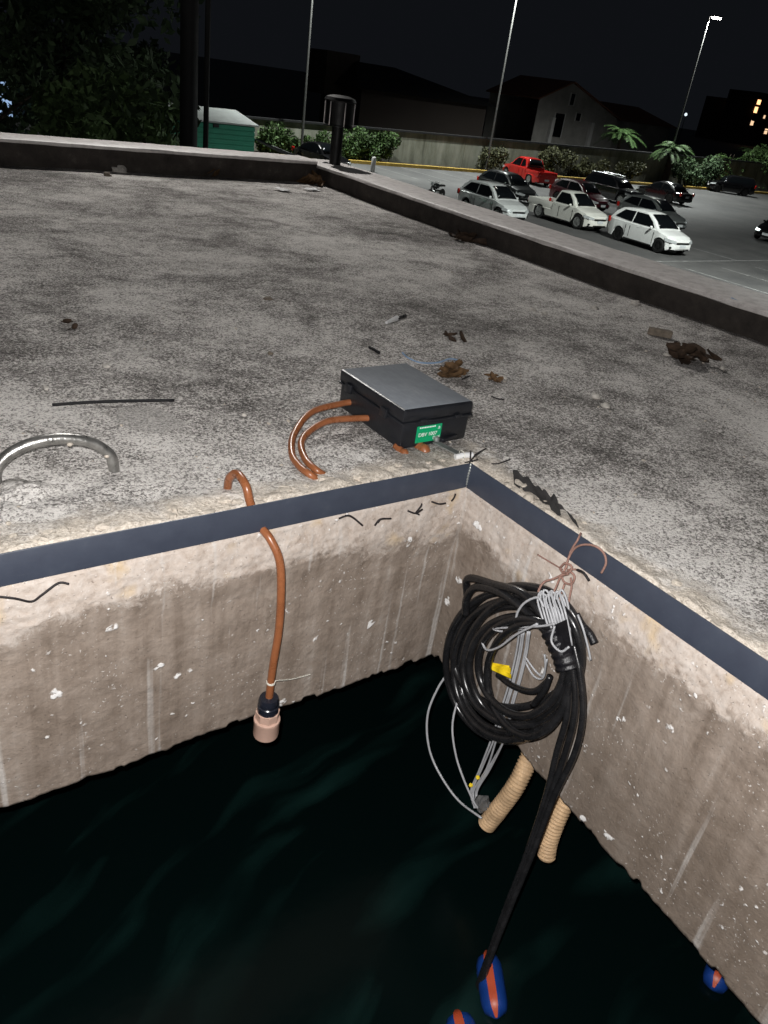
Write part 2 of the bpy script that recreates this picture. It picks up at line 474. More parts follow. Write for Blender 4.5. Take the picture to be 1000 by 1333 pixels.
def catmull(P, sub):
    if len(P) < 3: return [P[0].lerp(P[-1], k / sub) for k in range(sub + 1)]
    out = []
    Q = [P[0] * 2 - P[1]] + P + [P[-1] * 2 - P[-2]]
    for i in range(1, len(Q) - 2):
        a, b, c, d = Q[i - 1], Q[i], Q[i + 1], Q[i + 2]
        for k in range(sub):
            s = k / sub
            out.append(0.5 * ((2 * b) + (c - a) * s + (2 * a - 5 * b + 4 * c - d) * s * s + (3 * b - a - 3 * c + d) * s ** 3))
    out.append(P[-1]); return out

def tag(o, label, cat, group=None):
    o['label'] = label; o['category'] = cat
    if group: o['group'] = group
    return o
def struct(o): o['kind'] = 'structure'; return o
def empty(name, loc, rz=0.0):
    o = bpy.data.objects.new(name, None); COL.objects.link(o)
    o.location = loc; o.rotation_euler = (0, 0, rz); o.empty_display_size = 0.1
    return o
def recenter(o):
    """put a mesh's origin at the base of the thing"""
    me = o.data; n = len(me.vertices)
    co = np.empty(n * 3); me.vertices.foreach_get('co', co); co = co.reshape(-1, 3)
    c = np.array([(co[:, 0].min() + co[:, 0].max()) / 2, (co[:, 1].min() + co[:, 1].max()) / 2, co[:, 2].min()])
    me.vertices.foreach_set('co', (co - c).ravel()); me.update()
    o.location = c
    return o
def thing(parts, name, label, cat, group=None):
    """parts in world coordinates -> Empty at the base with the parts as children"""
    lo = np.full(3, 1e9); hi = np.full(3, -1e9)
    for o in parts:
        for q in o.data.vertices: lo = np.minimum(lo, q.co); hi = np.maximum(hi, q.co)
    e = empty(name, ((lo[0] + hi[0]) / 2, (lo[1] + hi[1]) / 2, lo[2]))
    for o in parts:
        o.parent = e; o.location = -e.location
    return tag(e, label, cat, group)

# ------------------------------------------------------------------ roof slab with the square hatch
HX = HY = -1.62                                   # the hatch spans HX..0, HY..0
PARX, PARY = 2.62, 5.45                           # inner faces of the parapets
def edges(lo, hi, fine, coarse, centre):
    out = [lo]
    while out[-1] < hi:
        d = abs(out[-1] - centre); out.append(out[-1] + fine + (coarse - fine) * min(1, d / 1.6) ** 0.8)
    out[-1] = hi
    return out
SET = 0.030                                       # slab edge sits a little behind the steel bar
def edge_jag(s): return 0.018 * noise.noise(Vector((s * 9, 3.1, 0))) + 0.010 * noise.noise(Vector((s * 31, 7.7, 0)))
xs = [-5.0, -4.2, -3.4, -2.8, -2.3, -1.95] + [HX - SET] + list(np.linspace(HX + 0.02, -0.02, 150)) + [0.0] + edges(SET, PARX + 0.10, 0.010, 0.05, 0.0)
ys = [-5.0, -4.2, -3.4, -2.8, -2.3, -1.95] + [HY - SET] + list(np.linspace(HY + 0.02, -0.02, 150)) + [0.0] + edges(SET, PARY + 0.10, 0.010, 0.06, 0.0)
ix0, ix1 = xs.index(HX - SET), xs.index(SET)
iy0, iy1 = ys.index(HY - SET), ys.index(SET)
verts = []; nx, ny = len(xs), len(ys)
for i, X in enumerate(xs):
    for j, Y in enumerate(ys):
        d = max(X, Y, HX - X, HY - Y)
        zz = SLAB + 0.006 * noise.noise(Vector((X * 1.3, Y * 1.3, 1))) + 0.0035 * noise.noise(Vector((X * 9, Y * 9, 2)))
        x2, y2 = X, Y
        if d < 0.6:
            k = max(0, 1 - max(0, d - SET) / 0.20)
            zz += 0.004 * noise.noise(Vector((X * 40, Y * 40, 3))) * (0.4 + k)
            zz += k * (0.016 * noise.noise(Vector((X * 13, Y * 13, 4))) + 0.008 * noise.noise(Vector((X * 33, Y * 33, 6))) + 0.009 * k)
            if d < 0.15:
                w = 1 - (d - SET) / 0.12
                if i == ix1 or (i > ix1 and X < 0.15 and Y < X): x2 += edge_jag(Y) * max(0, w)
                if j == iy1 or (j > iy1 and Y < 0.15 and X < Y): y2 += edge_jag(X) * max(0, w)
        if (i == ix1 and iy0 <= j <= iy1) or (j == iy1 and ix0 <= i <= ix1): zz = SLAB - 0.06
        verts.append((x2, y2, zz))
faces = []
for i in range(nx - 1):
    for j in range(ny - 1):
        if ix0 <= i < ix1 and iy0 <= j < iy1: continue
        faces.append((i * ny + j, (i + 1) * ny + j, (i + 1) * ny + j + 1, i * ny + j + 1))
mb = MB(); mb.v = verts; mb.f = faces
U = -0.78                                          # underside ring
for a in ([(-5, -5), (PARX + .1, -5), (PARX + .1, HY - .1), (-5, HY - .1)], [(-5, .1), (PARX + .1, .1), (PARX + .1, PARY + .1), (-5, PARY + .1)],
          [(-5, HY - .1), (HX - .1, HY - .1), (HX - .1, .1), (-5, .1)], [(.1, HY - .1), (PARX + .1, HY - .1), (PARX + .1, .1), (.1, .1)]):
    mb.face([(q[0], q[1], U) for q in a])
slab = struct(mb.build('roof_slab', 'slab', None, True))
# tank walls below the roof
for c, s in (((PARX + .25, .2, LOT / 2 - .1), (.26, 11.2, -LOT - .1)), ((-1.2, PARY + .25, LOT / 2 - .1), (7.9, .26, -LOT - .1)),
             ((-5.1, .2, LOT / 2 - .1), (.2, 10.4, -LOT - .1)), ((-1.2, -5.1, LOT / 2 - .1), (7.6, .2, -LOT - .1))):
    MB().box(c, s).build('tank_wall', 'tank_inside', slab)

# hatch sides: profile from the slab edge down, across the ledge, down the face, to the ragged lower lip
def hatch_side(along, s0, s1, main):
    ns = 250 if main else 60
    S = np.linspace(s0, s1, ns)
    V = np.concatenate([np.linspace(0, .1, 9)[:-1], np.linspace(.1, .36, 34)[:-1], np.linspace(.36, 1, 74), [1.03, 1.07]])
    mb = MB()
    def fn(a, b):
        s = float(S[a]); v = float(V[b])
        bottom = -0.70 + 0.018 * noise.noise(Vector((s * 2.2, 5, along))) + 0.012 * noise.noise(Vector((s * 13, 9, along))) + 0.009 * noise.noise(Vector((s * 38, 2, along))) + (0.010 if noise.noise(Vector((s * 16, 6, along))) > .22 else 0)
        if along == 1: bottom += -0.105 * max(0.0, (-s) - 0.15) / 1.1      # deeper towards the near end
        lip = 0.155 + 0.05 * noise.noise(Vector((s * 3.1, 1.5, along))) + 0.02 * noise.noise(Vector((s * 11, 4.5, along)))
        if v <= .1:                       # broken slab edge down to the ledge
            k = v / .1
            off = SET + 0.012 + edge_jag(s) * (1 - k) - 0.022 * k - 0.02 * k * k
            z = SLAB - 0.010 - 0.050 * k ** 0.8
        elif v <= .36:                    # trowelled mortar
            k = (v - .1) / .26
            off = 0.000 - 0.011 * sin(k * pi * .55)
            z = SLAB - 0.060 - (lip - 0.045) * k
        else:                             # old concrete face
            k = min(1, (v - .36) / .64)
            top = SLAB - 0.015 - lip
            z = top + (bottom - top) * k
            off = -0.0105 + 0.008 * min(1, k * 7) + 0.004 * k
            if v > 1: off += (v - 1) * 3.0; z += -0.002
        r = 0.0016 * noise.noise(Vector((s * 60, z * 60, 1.0 + along))) + 0.0026 * noise.noise(Vector((s * 17, z * 17, 4.0 + along)))
        if v < .36: r *= 1.7
        if 0.01 < v < 1: off += r
        return (s, off, z) if along == 0 else (off, s, z)
    mb.grid(fn, ns, len(V))
    if along == 0: mb.f = [tuple(reversed(f)) for f in mb.f]
    return mb
hatch_side(0, HX - .03, 0.02, True).build('hatch_side', 'hatch_concrete', slab, True)
hatch_side(1, HY - .03, 0.02, True).build('hatch_side', 'hatch_concrete', slab, True)
for along, nm in ((0, 1), (1, 1)):
    mb = hatch_side(along, HX, 0.0, False)
    mb.v = [((p[0], HY - p[1], p[2]) if along == 0 else (HX - p[0], p[1], p[2])) for p in mb.v]
    mb.f = [tuple(reversed(f)) for f in mb.f]
    mb.build('hatch_side', 'hatch_concrete', slab, True)

# loose crumbs of mortar along the broken edge (too many and too small to count)
mb = MB()
def rock(mb, c, r, seed, n1=6, n2=4, flat=.6):
    i0 = len(mb.v); R = random.Random(seed)
    ph = R.random() * 6
    sx, sy = r * R.uniform(.7, 1.3), r * R.uniform(.7, 1.3)
    for a in range(n2 + 1):
        th = pi * a / n2
        for b in range(n1):
            q = Vector((sin(th) * cos(2 * pi * b / n1 + ph), sin(th) * sin(2 * pi * b / n1 + ph), cos(th)))
            k = 1 + .6 * noise.noise(q * 1.6 + Vector((seed * 3.7, 0, 0)))
            mb.v.append((c[0] + q.x * sx * k, c[1] + q.y * sy * k, c[2] + q.z * r * flat * k))
    for a in range(n2):
        for b in range(n1):
            mb.f.append((i0 + a * n1 + b, i0 + (a + 1) * n1 + b, i0 + (a + 1) * n1 + (b + 1) % n1, i0 + a * n1 + (b + 1) % n1))
for k in range(560):
    s = rnd.uniform(-1.55, .05); d = SET + abs(rnd.gauss(0, .05)); r = rnd.choice((.002, .0025, .003, .003, .004, .006)) * rnd.uniform(.6, 1.3)
    c = (s, d, SLAB - .002) if rnd.random() < .6 else (d, s, SLAB - .002)
    rock(mb, c, r, k, 5, 3)
for k in range(420):
    a, b = rnd.uniform(-1.5, 2.5), rnd.uniform(.1, 3.5) if rnd.random() < .6 else rnd.uniform(-1, .6)
    if a < .05 and b < .05: continue
    rock(mb, (a, b, SLAB), rnd.choice((.0025, .003, .0045, .007)) * rnd.uniform(.6, 1.2), 900 + k, 5, 3)
for k in range(70):
    s = rnd.uniform(-1.45, .0); d = SET + rnd.uniform(.005, .075); r = rnd.uniform(.008, .021)
    c = (s, d, SLAB + .002) if rnd.random() < .7 else (d, s, SLAB + .001)
    rock(mb, c, r, 3000 + k, 8, 5, .5)
o = mb.build('mortar_crumbs', 'mortar', slab); o['kind'] = 'stuff'

# tank water
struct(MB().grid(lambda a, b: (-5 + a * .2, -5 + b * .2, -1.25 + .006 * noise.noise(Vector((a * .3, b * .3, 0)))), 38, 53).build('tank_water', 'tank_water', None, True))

# parapets
def parapet(kind):
    body = MB(); cop = MB(); n = 90
    h = 0.138 if kind == 'right' else 0.165
    L0, L1 = (-5.0, PARY + .40) if kind == 'right' else (-5.0, PARX - .004)
    def bow(s):
        return (-0.07 * max(0, 1 - ((s - 2.3) / 2.6) ** 2)) if kind == 'right' else 0.0
    T = .42 if kind == 'right' else .36
    base = PARX if kind == 'right' else PARY
    prof = [(0.02, SLAB - .05), (0.012, SLAB + .02), (0.0, SLAB + h * .5), (-0.004, h - .012)]
    capp = [(-0.004, h - .0118), (-0.010, h - .006), (-0.006, h + .012), (0.006, h + .018), (T * .5, h + .022), (T, h + .018), (T + .01, h), (T, LOT)]
    def fn(pr, amp):
        def g(a, b):
            s = L0 + (L1 - L0) * a / (n - 1); o, z = pr[b]
            j = amp * noise.noise(Vector((s * 5, b * .7, 3))) + amp * .6 * noise.noise(Vector((s * 21, b, 8)))
            o = base + o + bow(s) + j; z = z + (j * .7 if z > SLAB else 0)
            return (o, s, z) if kind == 'right' else (s, o, z)
        return g
    body.grid(fn(prof, .008), n, len(prof)); cop.grid(fn(capp, .005), n, len(capp))
    if kind == 'far':
        body.f = [tuple(reversed(f)) for f in body.f]; cop.f = [tuple(reversed(f)) for f in cop.f]
    return body, cop
b, c = parapet('right'); p1 = [b.build('face', 'bitumen', None, True), c.build('coping', 'coping', None, True, angle=50)]
b, c = parapet('far'); p2 = [b.build('face', 'bitumen', None, True), c.build('coping', 'coping', None, True, angle=50)]
thing(p1, 'parapet_wall', 'low dark parapet with pale wide coping between the roof and the parked cars', 'parapet')
thing(p2, 'parapet_wall', 'low dark parapet with thin pale coping in front of the dark trees', 'parapet')

# steel frame of the hatch: four flat bars
ft = []
bt = .005
def bar(x0, y0, x1, y1):
    mb = MB(); dx, dy = x1 - x0, y1 - y0; L = sqrt(dx * dx + dy * dy)
    n = 40
    ux, uy = dx / L, dy / L; nxx, nyy = -uy, ux
    pr = [(0, -.064), (0, .012), (.0012, .014), (bt - .0012, .014), (bt, .012), (bt, -.064)]
    def fn(a, b):
        s = L * a / (n - 1); o, z = pr[b]
        wv = .0012 * noise.noise(Vector((s * 3 + x0, y0, 2)))
        return (x0 + ux * s + nxx * (o + wv), y0 + uy * s + nyy * (o + wv), z + .0012 * noise.noise(Vector((s * 2.2, x0, y0))))
    mb.grid(fn, n, 6); mb.f = [tuple(reversed(f)) for f in mb.f]
    return mb.build('flat_bar', 'bar_paint', None, True, angle=35)
ft.append(bar(HX, 0, -.0005, 0))
ft[-1].data.transform(Matrix.Identity(4))
ft.append(bar(0, HY + .0, 0, -.0005))
for v in ft[-1].data.vertices: v.co.x = -v.co.x          # plate thickness lies behind the face
ft[-1].data.flip_normals()
ft.append(bar(HX, HY, 0, HY)); ft.append(bar(HX, HY + .006, HX, -.001))
for v in ft[2].data.vertices: v.co.y = HY - (v.co.y - HY)
ft[2].data.flip_normals()
weld = MB().tube([(.001, .001, -.056), (-.001, .0, -.03), (.0005, -.0005, -.005), (.001, .001, .014)], .004, 8, 8, rfun=lambda L, u: .0035 + .0012 * sin(L * 700)).build('weld_bead', 'galvanised', None, True)
ft.append(weld)
thing(ft, 'hatch_frame', 'blue-grey painted steel bar frame lining the square hatch', 'frame')

# ------------------------------------------------------------------ electrical box
BX0, BX1, BY0, BY1 = -.124, .134, .183, .535
zb = SLAB + .003
cx, cy = (BX0 + BX1) / 2, (BY0 + BY1) / 2
parts = []
parts.append(MB().box((cx, cy, zb + .043), (BX1 - BX0, BY1 - BY0, .086), bev=.010).build('body', 'box_plastic', None, True, angle=35))
parts.append(MB().box((cx, cy, zb + .086), (BX1 - BX0 + .014, BY1 - BY0 + .014, .007), bev=.0034).build('rim_flange', 'box_plastic', None, True, angle=35))
ls = MB().box((cx, cy, zb + .109), (BX1 - BX0 + .008, BY1 - BY0 + .008, .040), bev=.007); 
lid = ls.build('lid', 'box_plastic', None, True, angle=35)
parts.append(lid)
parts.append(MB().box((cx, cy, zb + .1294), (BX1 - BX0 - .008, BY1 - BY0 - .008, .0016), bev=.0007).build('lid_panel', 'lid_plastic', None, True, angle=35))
for k in range(2):                                 # hinges on the right side
    yy = BY0 + .05 + k * .24
    mb = MB().box((BX1 + .012, yy, zb + .086), (.016, .035, .024), bev=.003); mb.tube([(BX1 + .018, yy - .022, zb + .086), (BX1 + .018, yy + .022, zb + .086)], .005, 8, 1)
    parts.append(mb.build('hinge', 'box_plastic', None, True, angle=40))
for k in range(2):                                 # latches at the left side
    yy = BY0 + .09 + k * .2
    parts.append(MB().box((BX0 - .009, yy, zb + .088), (.010, .035, .030), bev=.003).build('latch', 'box_plastic', None, True, angle=40))
for xx in (BX0 + .07, BX1 - .055):
    parts.append(MB().box((xx, BY0 - .0085, zb + .090), (.026, .007, .012), bev=.002).build('clip', 'box_plastic', None, True, angle=40))
# label on the front face with its lettering
LX0, LX1, LZ0, LZ1 = BX0 + .055, BX0 + .150, zb + .016, zb + .070
lab = MB().box(((LX0 + LX1) / 2, BY0 - .0012, (LZ0 + LZ1) / 2), (LX1 - LX0, .0014, LZ1 - LZ0)).build('label_plate', 'label_green')
parts.append(lab)
def lettering(txt, size, x, z, parent, mat, y):
    cu = bpy.data.curves.new('lettering', 'FONT'); cu.body = txt; cu.size = size; cu.extrude = .0002
    tmp = bpy.data.objects.new('tmp', cu); COL.objects.link(tmp)
    dg = bpy.context.evaluated_depsgraph_get(); me = bpy.data.meshes.new_from_object(tmp.evaluated_get(dg))
    bpy.data.objects.remove(tmp)
    me.transform(Matrix.Translation((x, y, z)) @ Matrix.Rotation(pi / 2, 4, 'X'))
    me.materials.clear(); me.materials.append(M[mat])
    o = bpy.data.objects.new('lettering', me); COL.objects.link(o); o.parent = parent
    return o
bpy.context.view_layer.update()
for txt, s, x, z in (('DBV 1007', .0170, LX0 + .008, LZ0 + .0195), ('DMF', .0140, LX1 - .030, LZ0 + .006), ('.B', .0125, LX1 - .016, LZ1 - .016)):
    lettering(txt, s, x, z, lab, 'print_white', BY0 - .0023)
mb = MB()
for k in range(10): mb.box((LX0 + .012 + k * .0062, BY0 - .0022, LZ1 - .0055), (.0045, .0006, .0035 if k % 3 else .0042))
mb.build('printed_line', 'print_white', lab)
# glands under the front edge
for xx, r in ((BX0 + .004, .012), (BX0 + .078, .017)):
    mb = MB().tube([(xx, BY0 + .025, zb + .004), (xx + .002, BY0 - .006, zb - .002), (xx + .004, BY0 - .020, SLAB + .002), (xx + .004, BY0 - .026, SLAB - .016)], r, 12, 6,
                   rfun=lambda L, u, r=r: r * (1 + .05 * sin(L * 900)))
    parts.append(mb.build('conduit_stub', 'conduit_brown', None, True))
thing(parts, 'electrical_box', 'black plastic electrical enclosure with grey lid and green printed label', 'electrical box')

# galvanised hook arm and clamp in front of the box
mb = MB(); a = Vector((BX0 + .13, BY0 - .006, SLAB + .018)); b_ = Vector((.030, .058, SLAB + .012))
mb.box((a + b_) / 2, ((b_ - a).length, .022, .004), rot=(Matrix.Rotation(atan2(b_.y - a.y, b_.x - a.x), 3, 'Z')))
arm = mb.build('arm', 'galvanised')
pl = MB().box(a + Vector((.05, .01, .004)), (.075, .035, .012), rz=.25, bev=.003).build('clamp', 'box_plastic', None, True, angle=40)
bo = MB().lathe([(.009, 0), (.010, .004), (.009, .012), (.004, .016)], 10, Matrix.Translation(a + Vector((0, -.004, .002)))).build('bolt', 'galvanised', None, True, angle=40)
rl = MB().tube([b_ + Vector((-.03, .012, .002)), b_ + Vector((.0, .006, .006)), b_ + Vector((.026, .0, .006))], .009, 12, 4).build('sleeve', 'paper', None, True, angle=50)
tw = MB().tube([b_ + Vector((-.02, -.012, .0)), b_ + Vector((-.012, -.008, .018)), b_ + Vector((-.008, .018, .018)), b_ + Vector((-.004, .026, .0))], .0013, 5, 6).build('tie_wire', 'tie_white', None, True)
thing([arm, pl, bo, rl, tw], 'bracket', 'small metal bracket with white sleeve lying between the black box and the frame corner', 'bracket')

# ------------------------------------------------------------------ brown conduits
def conduit(path, r, label, cat='conduit', name='brown_conduit', group=None, mat='conduit_brown'):
    o = MB().tube(path, r, 14, 10).build(name, mat, None, True); recenter(o); return tag(o, label, cat, group)
def lift(p, dz): return Vector((p[0], p[1], p[2] + dz))
rr = .0102
conduit([(BX0 + .01, .47, zb + .040), (BX0 - .035, .468, zb + .040), G(405, 537, .03), G(383, 565, .012), G(380, 590, .004), G(390, 607, 0.0), G(404, 618, -.004), G(418, 627, -.03)], rr,
        'brown flexible conduit forming the wide outer loop from the black box to the slab edge')
conduit([(BX0 + .01, .36, zb + .030), (BX0 - .03, .37, zb + .030), G(428, 548, .024), G(402, 562, .014), G(392, 578, .006), G(398, 598, 0.0), G(412, 612, -.004), G(428, 622, -.03)], rr,
        'brown flexible conduit forming the tight inner loop from the black box to the slab edge')
hose = [G(296, 636, SLAB), G(299, 622, .03), G(309, 617, .055), G(320, 632, .05), PY(326, 655, .022), PY(337, 682, .016), PY(352, 702, -.022), PY(364, 730, -.05), PY(366, 770, -.065), PY(363, 820, -.065), PY(355, 870, -.06), PY(350, 912, -.055)]
parts = [MB().tube(hose, .0108, 14, 10).build('hose', 'conduit_brown', None, True)]
ax = (hose[-1] - hose[-2]).normalized()
def along(p0, ax):
    q = Vector((0, 0, 1)).rotation_difference(ax).to_matrix().to_4x4()
    return Matrix.Translation(p0) @ q
axv = (ax * .35 + Vector((0, 0, -1)) * .65).normalized()
A = along(hose[-1], axv) @ Matrix.Scale(1.28, 4)
parts.append(MB().lathe([(.012, -.012), (.020, -.010), (.0225, -.002), (.0225, .006), (.0215, .010), (.0235, .012), (.0235, .034), (.020, .037)], 20, A).build('gland', 'gland_black', None, True, angle=40))
B = along(hose[-1] + axv * .036, axv) @ Matrix.Scale(1.28, 4)
parts.append(MB().lathe([(.024, 0), (.0262, .002), (.0262, .022), (.027, .024), (.0285, .026), (.0285, .031), (.0272, .033), (.0275, .066), (.0255, .070), (.022, .070), (.021, .040)], 8, B).build('coupling_hex', 'pvc_pink', None, False))
for v in parts[-1].data.vertices: pass
bpy.data.objects.remove(parts.pop())
parts.append(MB().lathe([(.0235, 0), (.0268, .001), (.0262, .024)], 8, B).build('hex_collar', 'pvc_pink'))
parts.append(MB().lathe([(.026, .022), (.0290, .024), (.0295, .030), (.0282, .033), (.0285, .066), (.0275, .071), (.024, .072), (.0232, .045)], 32, B).build('coupling', 'pvc_pink', None, True, angle=40))
tp = hose[-2]; A2 = along(tp + (hose[-1] - hose[-2]) * .42, ax)
parts.append(MB().lathe([(.0105, -.003), (.0125, -.003), (.0125, .003), (.0105, .003)], 16, A2).tube([tp + (hose[-1] - hose[-2]) * .42 + Vector((.012, 0, 0)), PY(380, 884, -.035), PY(404, 878, -.020)], .0015, 5, 5).build('cable_tie', 'tie_white', None, True, angle=40))
thing(parts, 'drop_hose', 'brown hose hanging into the hatch with black gland and pink coupling', 'hose')

# stainless half ring
a, b_ = G(-6, 632), G(150, 612)
pts = []
for k in range(13):
    u = k / 12; th = pi * (1 - u)
    mid = (a + b_) / 2; hv = (b_ - a) / 2
    pts.append(mid + hv * cos(th) + Vector((.0, .02, .095)) * sin(th) ** .85 + Vector((0, 0, -.03 if k in (0, 12) else 0)))
ring = MB().tube(pts, .0140, 18, 6).build('tube', 'steel_tube', None, True)
sc = [ring]
for k, q in enumerate((pts[7], pts[10])):
    mb = MB(); rock(mb, q + Vector((0, -.012, -.010)), .008, 40 + k, 6, 4); sc.append(mb.build('mortar_splash', 'mortar', None, True))
thing(sc, 'grab_handle', 'stainless steel tube arch cast into the roof slab', 'handle')
# mortar dome by the handle and lime patch
mb = MB(); rock(mb, G(30, 645, SLAB - .012), .075, 3, 16, 10, .33)
tag(recenter(mb.build('mortar_lump', 'slab', None, True)), 'rounded hump of mortar under the steel arch', 'mortar')
def splat(c, rx, ry, n, mat, name, rot=0, h=.003, seed=0):
    mb = MB(); R = Matrix.Rotation(rot, 3, 'Z'); rings = 7
    P = [c + Vector((0, 0, h * 2.2))]
    for k in range(1, rings + 1):
        for j in range(n):
            th = 2 * pi * j / n; q = k / rings
            e = 1 + .35 * noise.noise(Vector((cos(th) * 1.8, sin(th) * 1.8, seed))) + .15 * noise.noise(Vector((cos(th) * 6, sin(th) * 6, seed)))
            P.append(c + R @ Vector((cos(th) * rx * q * e, sin(th) * ry * q * e, 0)) + Vector((0, 0, h * (2.2 * (1 - q ** 2.2)) - .001 + h * .5 * noise.noise(Vector((cos(th) * q * 5, sin(th) * q * 5, seed + 2))) * (1 - q * .5))))
    F = [(0, 1 + j, 1 + (j + 1) % n) for j in range(n)]
    for k in range(rings - 1):
        for j in range(n):
            F.append((1 + k * n + j, 1 + (k + 1) * n + j, 1 + (k + 1) * n + (j + 1) % n, 1 + k * n + (j + 1) % n))
    mb.v = [tuple(p) for p in P]; mb.f = F
    return mb.build(name, mat, None, True)
tag(recenter(splat(G(190, 545, SLAB + .0005), .085, .10, 40, 'skim', 'mortar_patch', .5, .0015, 3)), 'thin pale skim patch of mortar beside the long black rod', 'mortar')

# rods and sticks
def stick(path, r, mat, name, label, cat, n=7, sub=6):
    o = MB().tube(path, r, n, sub).build(name, mat, None, True); recenter(o); return tag(o, label, cat)
stick([G(68, 527, SLAB + .007), G(110, 524, SLAB + .009), G(160, 522, SLAB + .010), G(227, 521, SLAB + .007)], .0050, 'rubber_black', 'black_rod', 'long straight black rod lying on the slab above the steel arch', 'rod')
stick([G(481, 452, SLAB + .006), G(487, 455, SLAB + .007), G(494, 459, SLAB + .006)], .006, 'rubber_black', 'black_cable_scrap', 'short scrap of black cable on the slab behind the box', 'scrap')
o1 = MB().tube([G(503, 420, SLAB + .008), G(510, 417, SLAB + .010), G(517, 414, SLAB + .008)], .013, 6, 3, rfun=lambda L, u: .007 + .006 * u).build('white_stub', 'paper', None, False)
o2 = MB().tube([G(516, 415, SLAB + .008), G(522, 413, SLAB + .010), G(528, 411, SLAB + .008)], .008, 6, 3).build('black_end', 'cable_black', None, False)
thing([o1, o2], 'marker_scrap', 'small white and black broken stub lying on the slab', 'scrap')
stick([G(640, 516, SLAB + .004), G(648, 519, SLAB + .006), G(656, 520, SLAB + .003)], .0028, 'rebar', 'twig', 'short thin dark twig beyond the right side of the box', 'twig')
stick([G(601, 494, SLAB + .004), G(607, 491, SLAB + .012), G(612, 489, SLAB + .012)], .0028, 'rebar', 'twig', 'thin dark twig sticking out of the crumpled brown leaf by the box', 'twig')
# pale blue wire behind the box
stick([G(524, 459, SLAB + .04), G(532, 466, SLAB + .012), G(548, 472, SLAB + .008), G(570, 472, SLAB + .008), G(586, 467, SLAB + .010), G(597, 470, SLAB + .006), G(590, 475, SLAB + .006)], .0035, 'blue_wire', 'blue_wire', 'pale blue wire curling out from behind the black box', 'wire')
stick([PX(952, 388, PARX - .02), PX(965, 394, PARX - .02), PX(985, 401, PARX - .025), PX(1006, 406, PARX - .02), PX(1040, 412, PARX - .02)], .0048, 'blue_wire', 'blue_wire', 'blue-grey wire hanging along the top of the dark parapet', 'wire')

# rebar tie wires and stubs around the frame
def wires(paths, r, label, mat='rebar', name='tie_wire', cat='wire'):
    mb = MB()
    for q in paths: mb.tube(q, r, 6, 5)
    o = mb.build(name, mat, None, True); recenter(o); return tag(o, label, cat)
c0 = Vector((.012, .018, -.02))
wires([[c0, c0 + Vector((.004, .004, .03)), c0 + Vector((.004, .01, .06))], [c0 + Vector((0, 0, .028)), c0 + Vector((.03, .01, .045)), c0 + Vector((.075, .02, .052))], [c0 + Vector((-.01, .01, .024)), c0 + Vector((.01, .0, .03)), c0 + Vector((.02, -.01, .04))]],
      .0022, 'twisted dark wire ends standing up at the frame corner')
wires([[G(640, 604, -.005), G(650, 603, .004), G(664, 598, .004)]], .0022, 'thin dark wire lying on the slab right of the frame corner')
def spur(label, *paths, r=.0026): wires([[PY(a, b, -.022 - .006 * (k % 2)) for k, (a, b) in enumerate(q)] for q in paths], r, label, name='rebar_wire')
spur('long bent rust-dark wire poking from the mortar below the bar, left of the hose', [(-8, 776), (20, 779), (41, 783), (55, 774), (76, 759), (90, 760)])
spur('bent dark wire nearest the brown hose under the bar', [(441, 675), (452, 671), (460, 674), (472, 684)])
spur('hooked dark wire in the mortar, second from the brown hose', [(488, 684), (495, 676), (509, 675)], [(495, 676), (492, 680)])
spur('three-pronged dark wire in the mortar, third from the brown hose', [(531, 665), (541, 668), (550, 663)], [(541, 668), (548, 659), (549, 656)], [(541, 668), (546, 670)])
spur('short straight dark wire in the mortar, fourth from the brown hose', [(562, 653), (572, 656), (580, 655)])
spur('tiny upright dark wire in the mortar close to the frame corner', [(588, 652), (591, 648), (593, 643)])
wires([[PX(752, 742, -.02), PX(760, 746, -.028), PX(767, 756, -.022)]], .004, 'stubby dark rebar end in the ochre mortar by the knotted cord', name='rebar_end', cat='rebar')

# black torn membrane behind the right bar
c = (G(672, 630) + G(735, 668)) / 2
def sheet(path, mat, name, label, wid, cat='membrane'):
    mb = MB(); P = catmull([Vector(q) for q in path], 8); n = len(P)
    def fn(a, b):
        q = P[a]; w = wid * (.55 + .6 * abs(noise.noise(Vector((a * .25, 2, 1)))) + .25 * noise.noise(Vector((a * .33, b * .5, 5)))) * (b / 5 - .3)
        return (q.x + w * .75, q.y + w * .9, q.z + .006 * noise.noise(Vector((a * .14, b * .5, 9))) + .008)
    mb.grid(fn, n, 6)
    o = mb.build(name, mat, None, True); recenter(o); return tag(o, label, cat)
sheet([G(668, 628), G(690, 640), G(708, 655), G(728, 668)], 'membrane', 'torn_membrane', 'torn black waterproofing membrane behind the right-hand steel bar', .14)
sheet([G(722, 660), G(732, 666), G(742, 676), G(752, 690)], 'membrane', 'torn_membrane', 'narrow crumpled black membrane strip next to the knotted cord', .035)
for k, (a, b, r, lb) in enumerate([(688, 648, .017, 'pale mortar lump lying in the torn black membrane'), (661, 632, .012, 'small pale mortar lump at the end of the torn membrane near the frame corner'), (703, 666, .014, 'pale mortar lump between the membrane and the steel bar')]):
    mb = MB(); rock(mb, G(a, b, SLAB + .008), r, 60 + k, 10, 6, .6)
    tag(recenter(mb.build('mortar_lump', 'mortar', None, True)), lb, 'mortar')

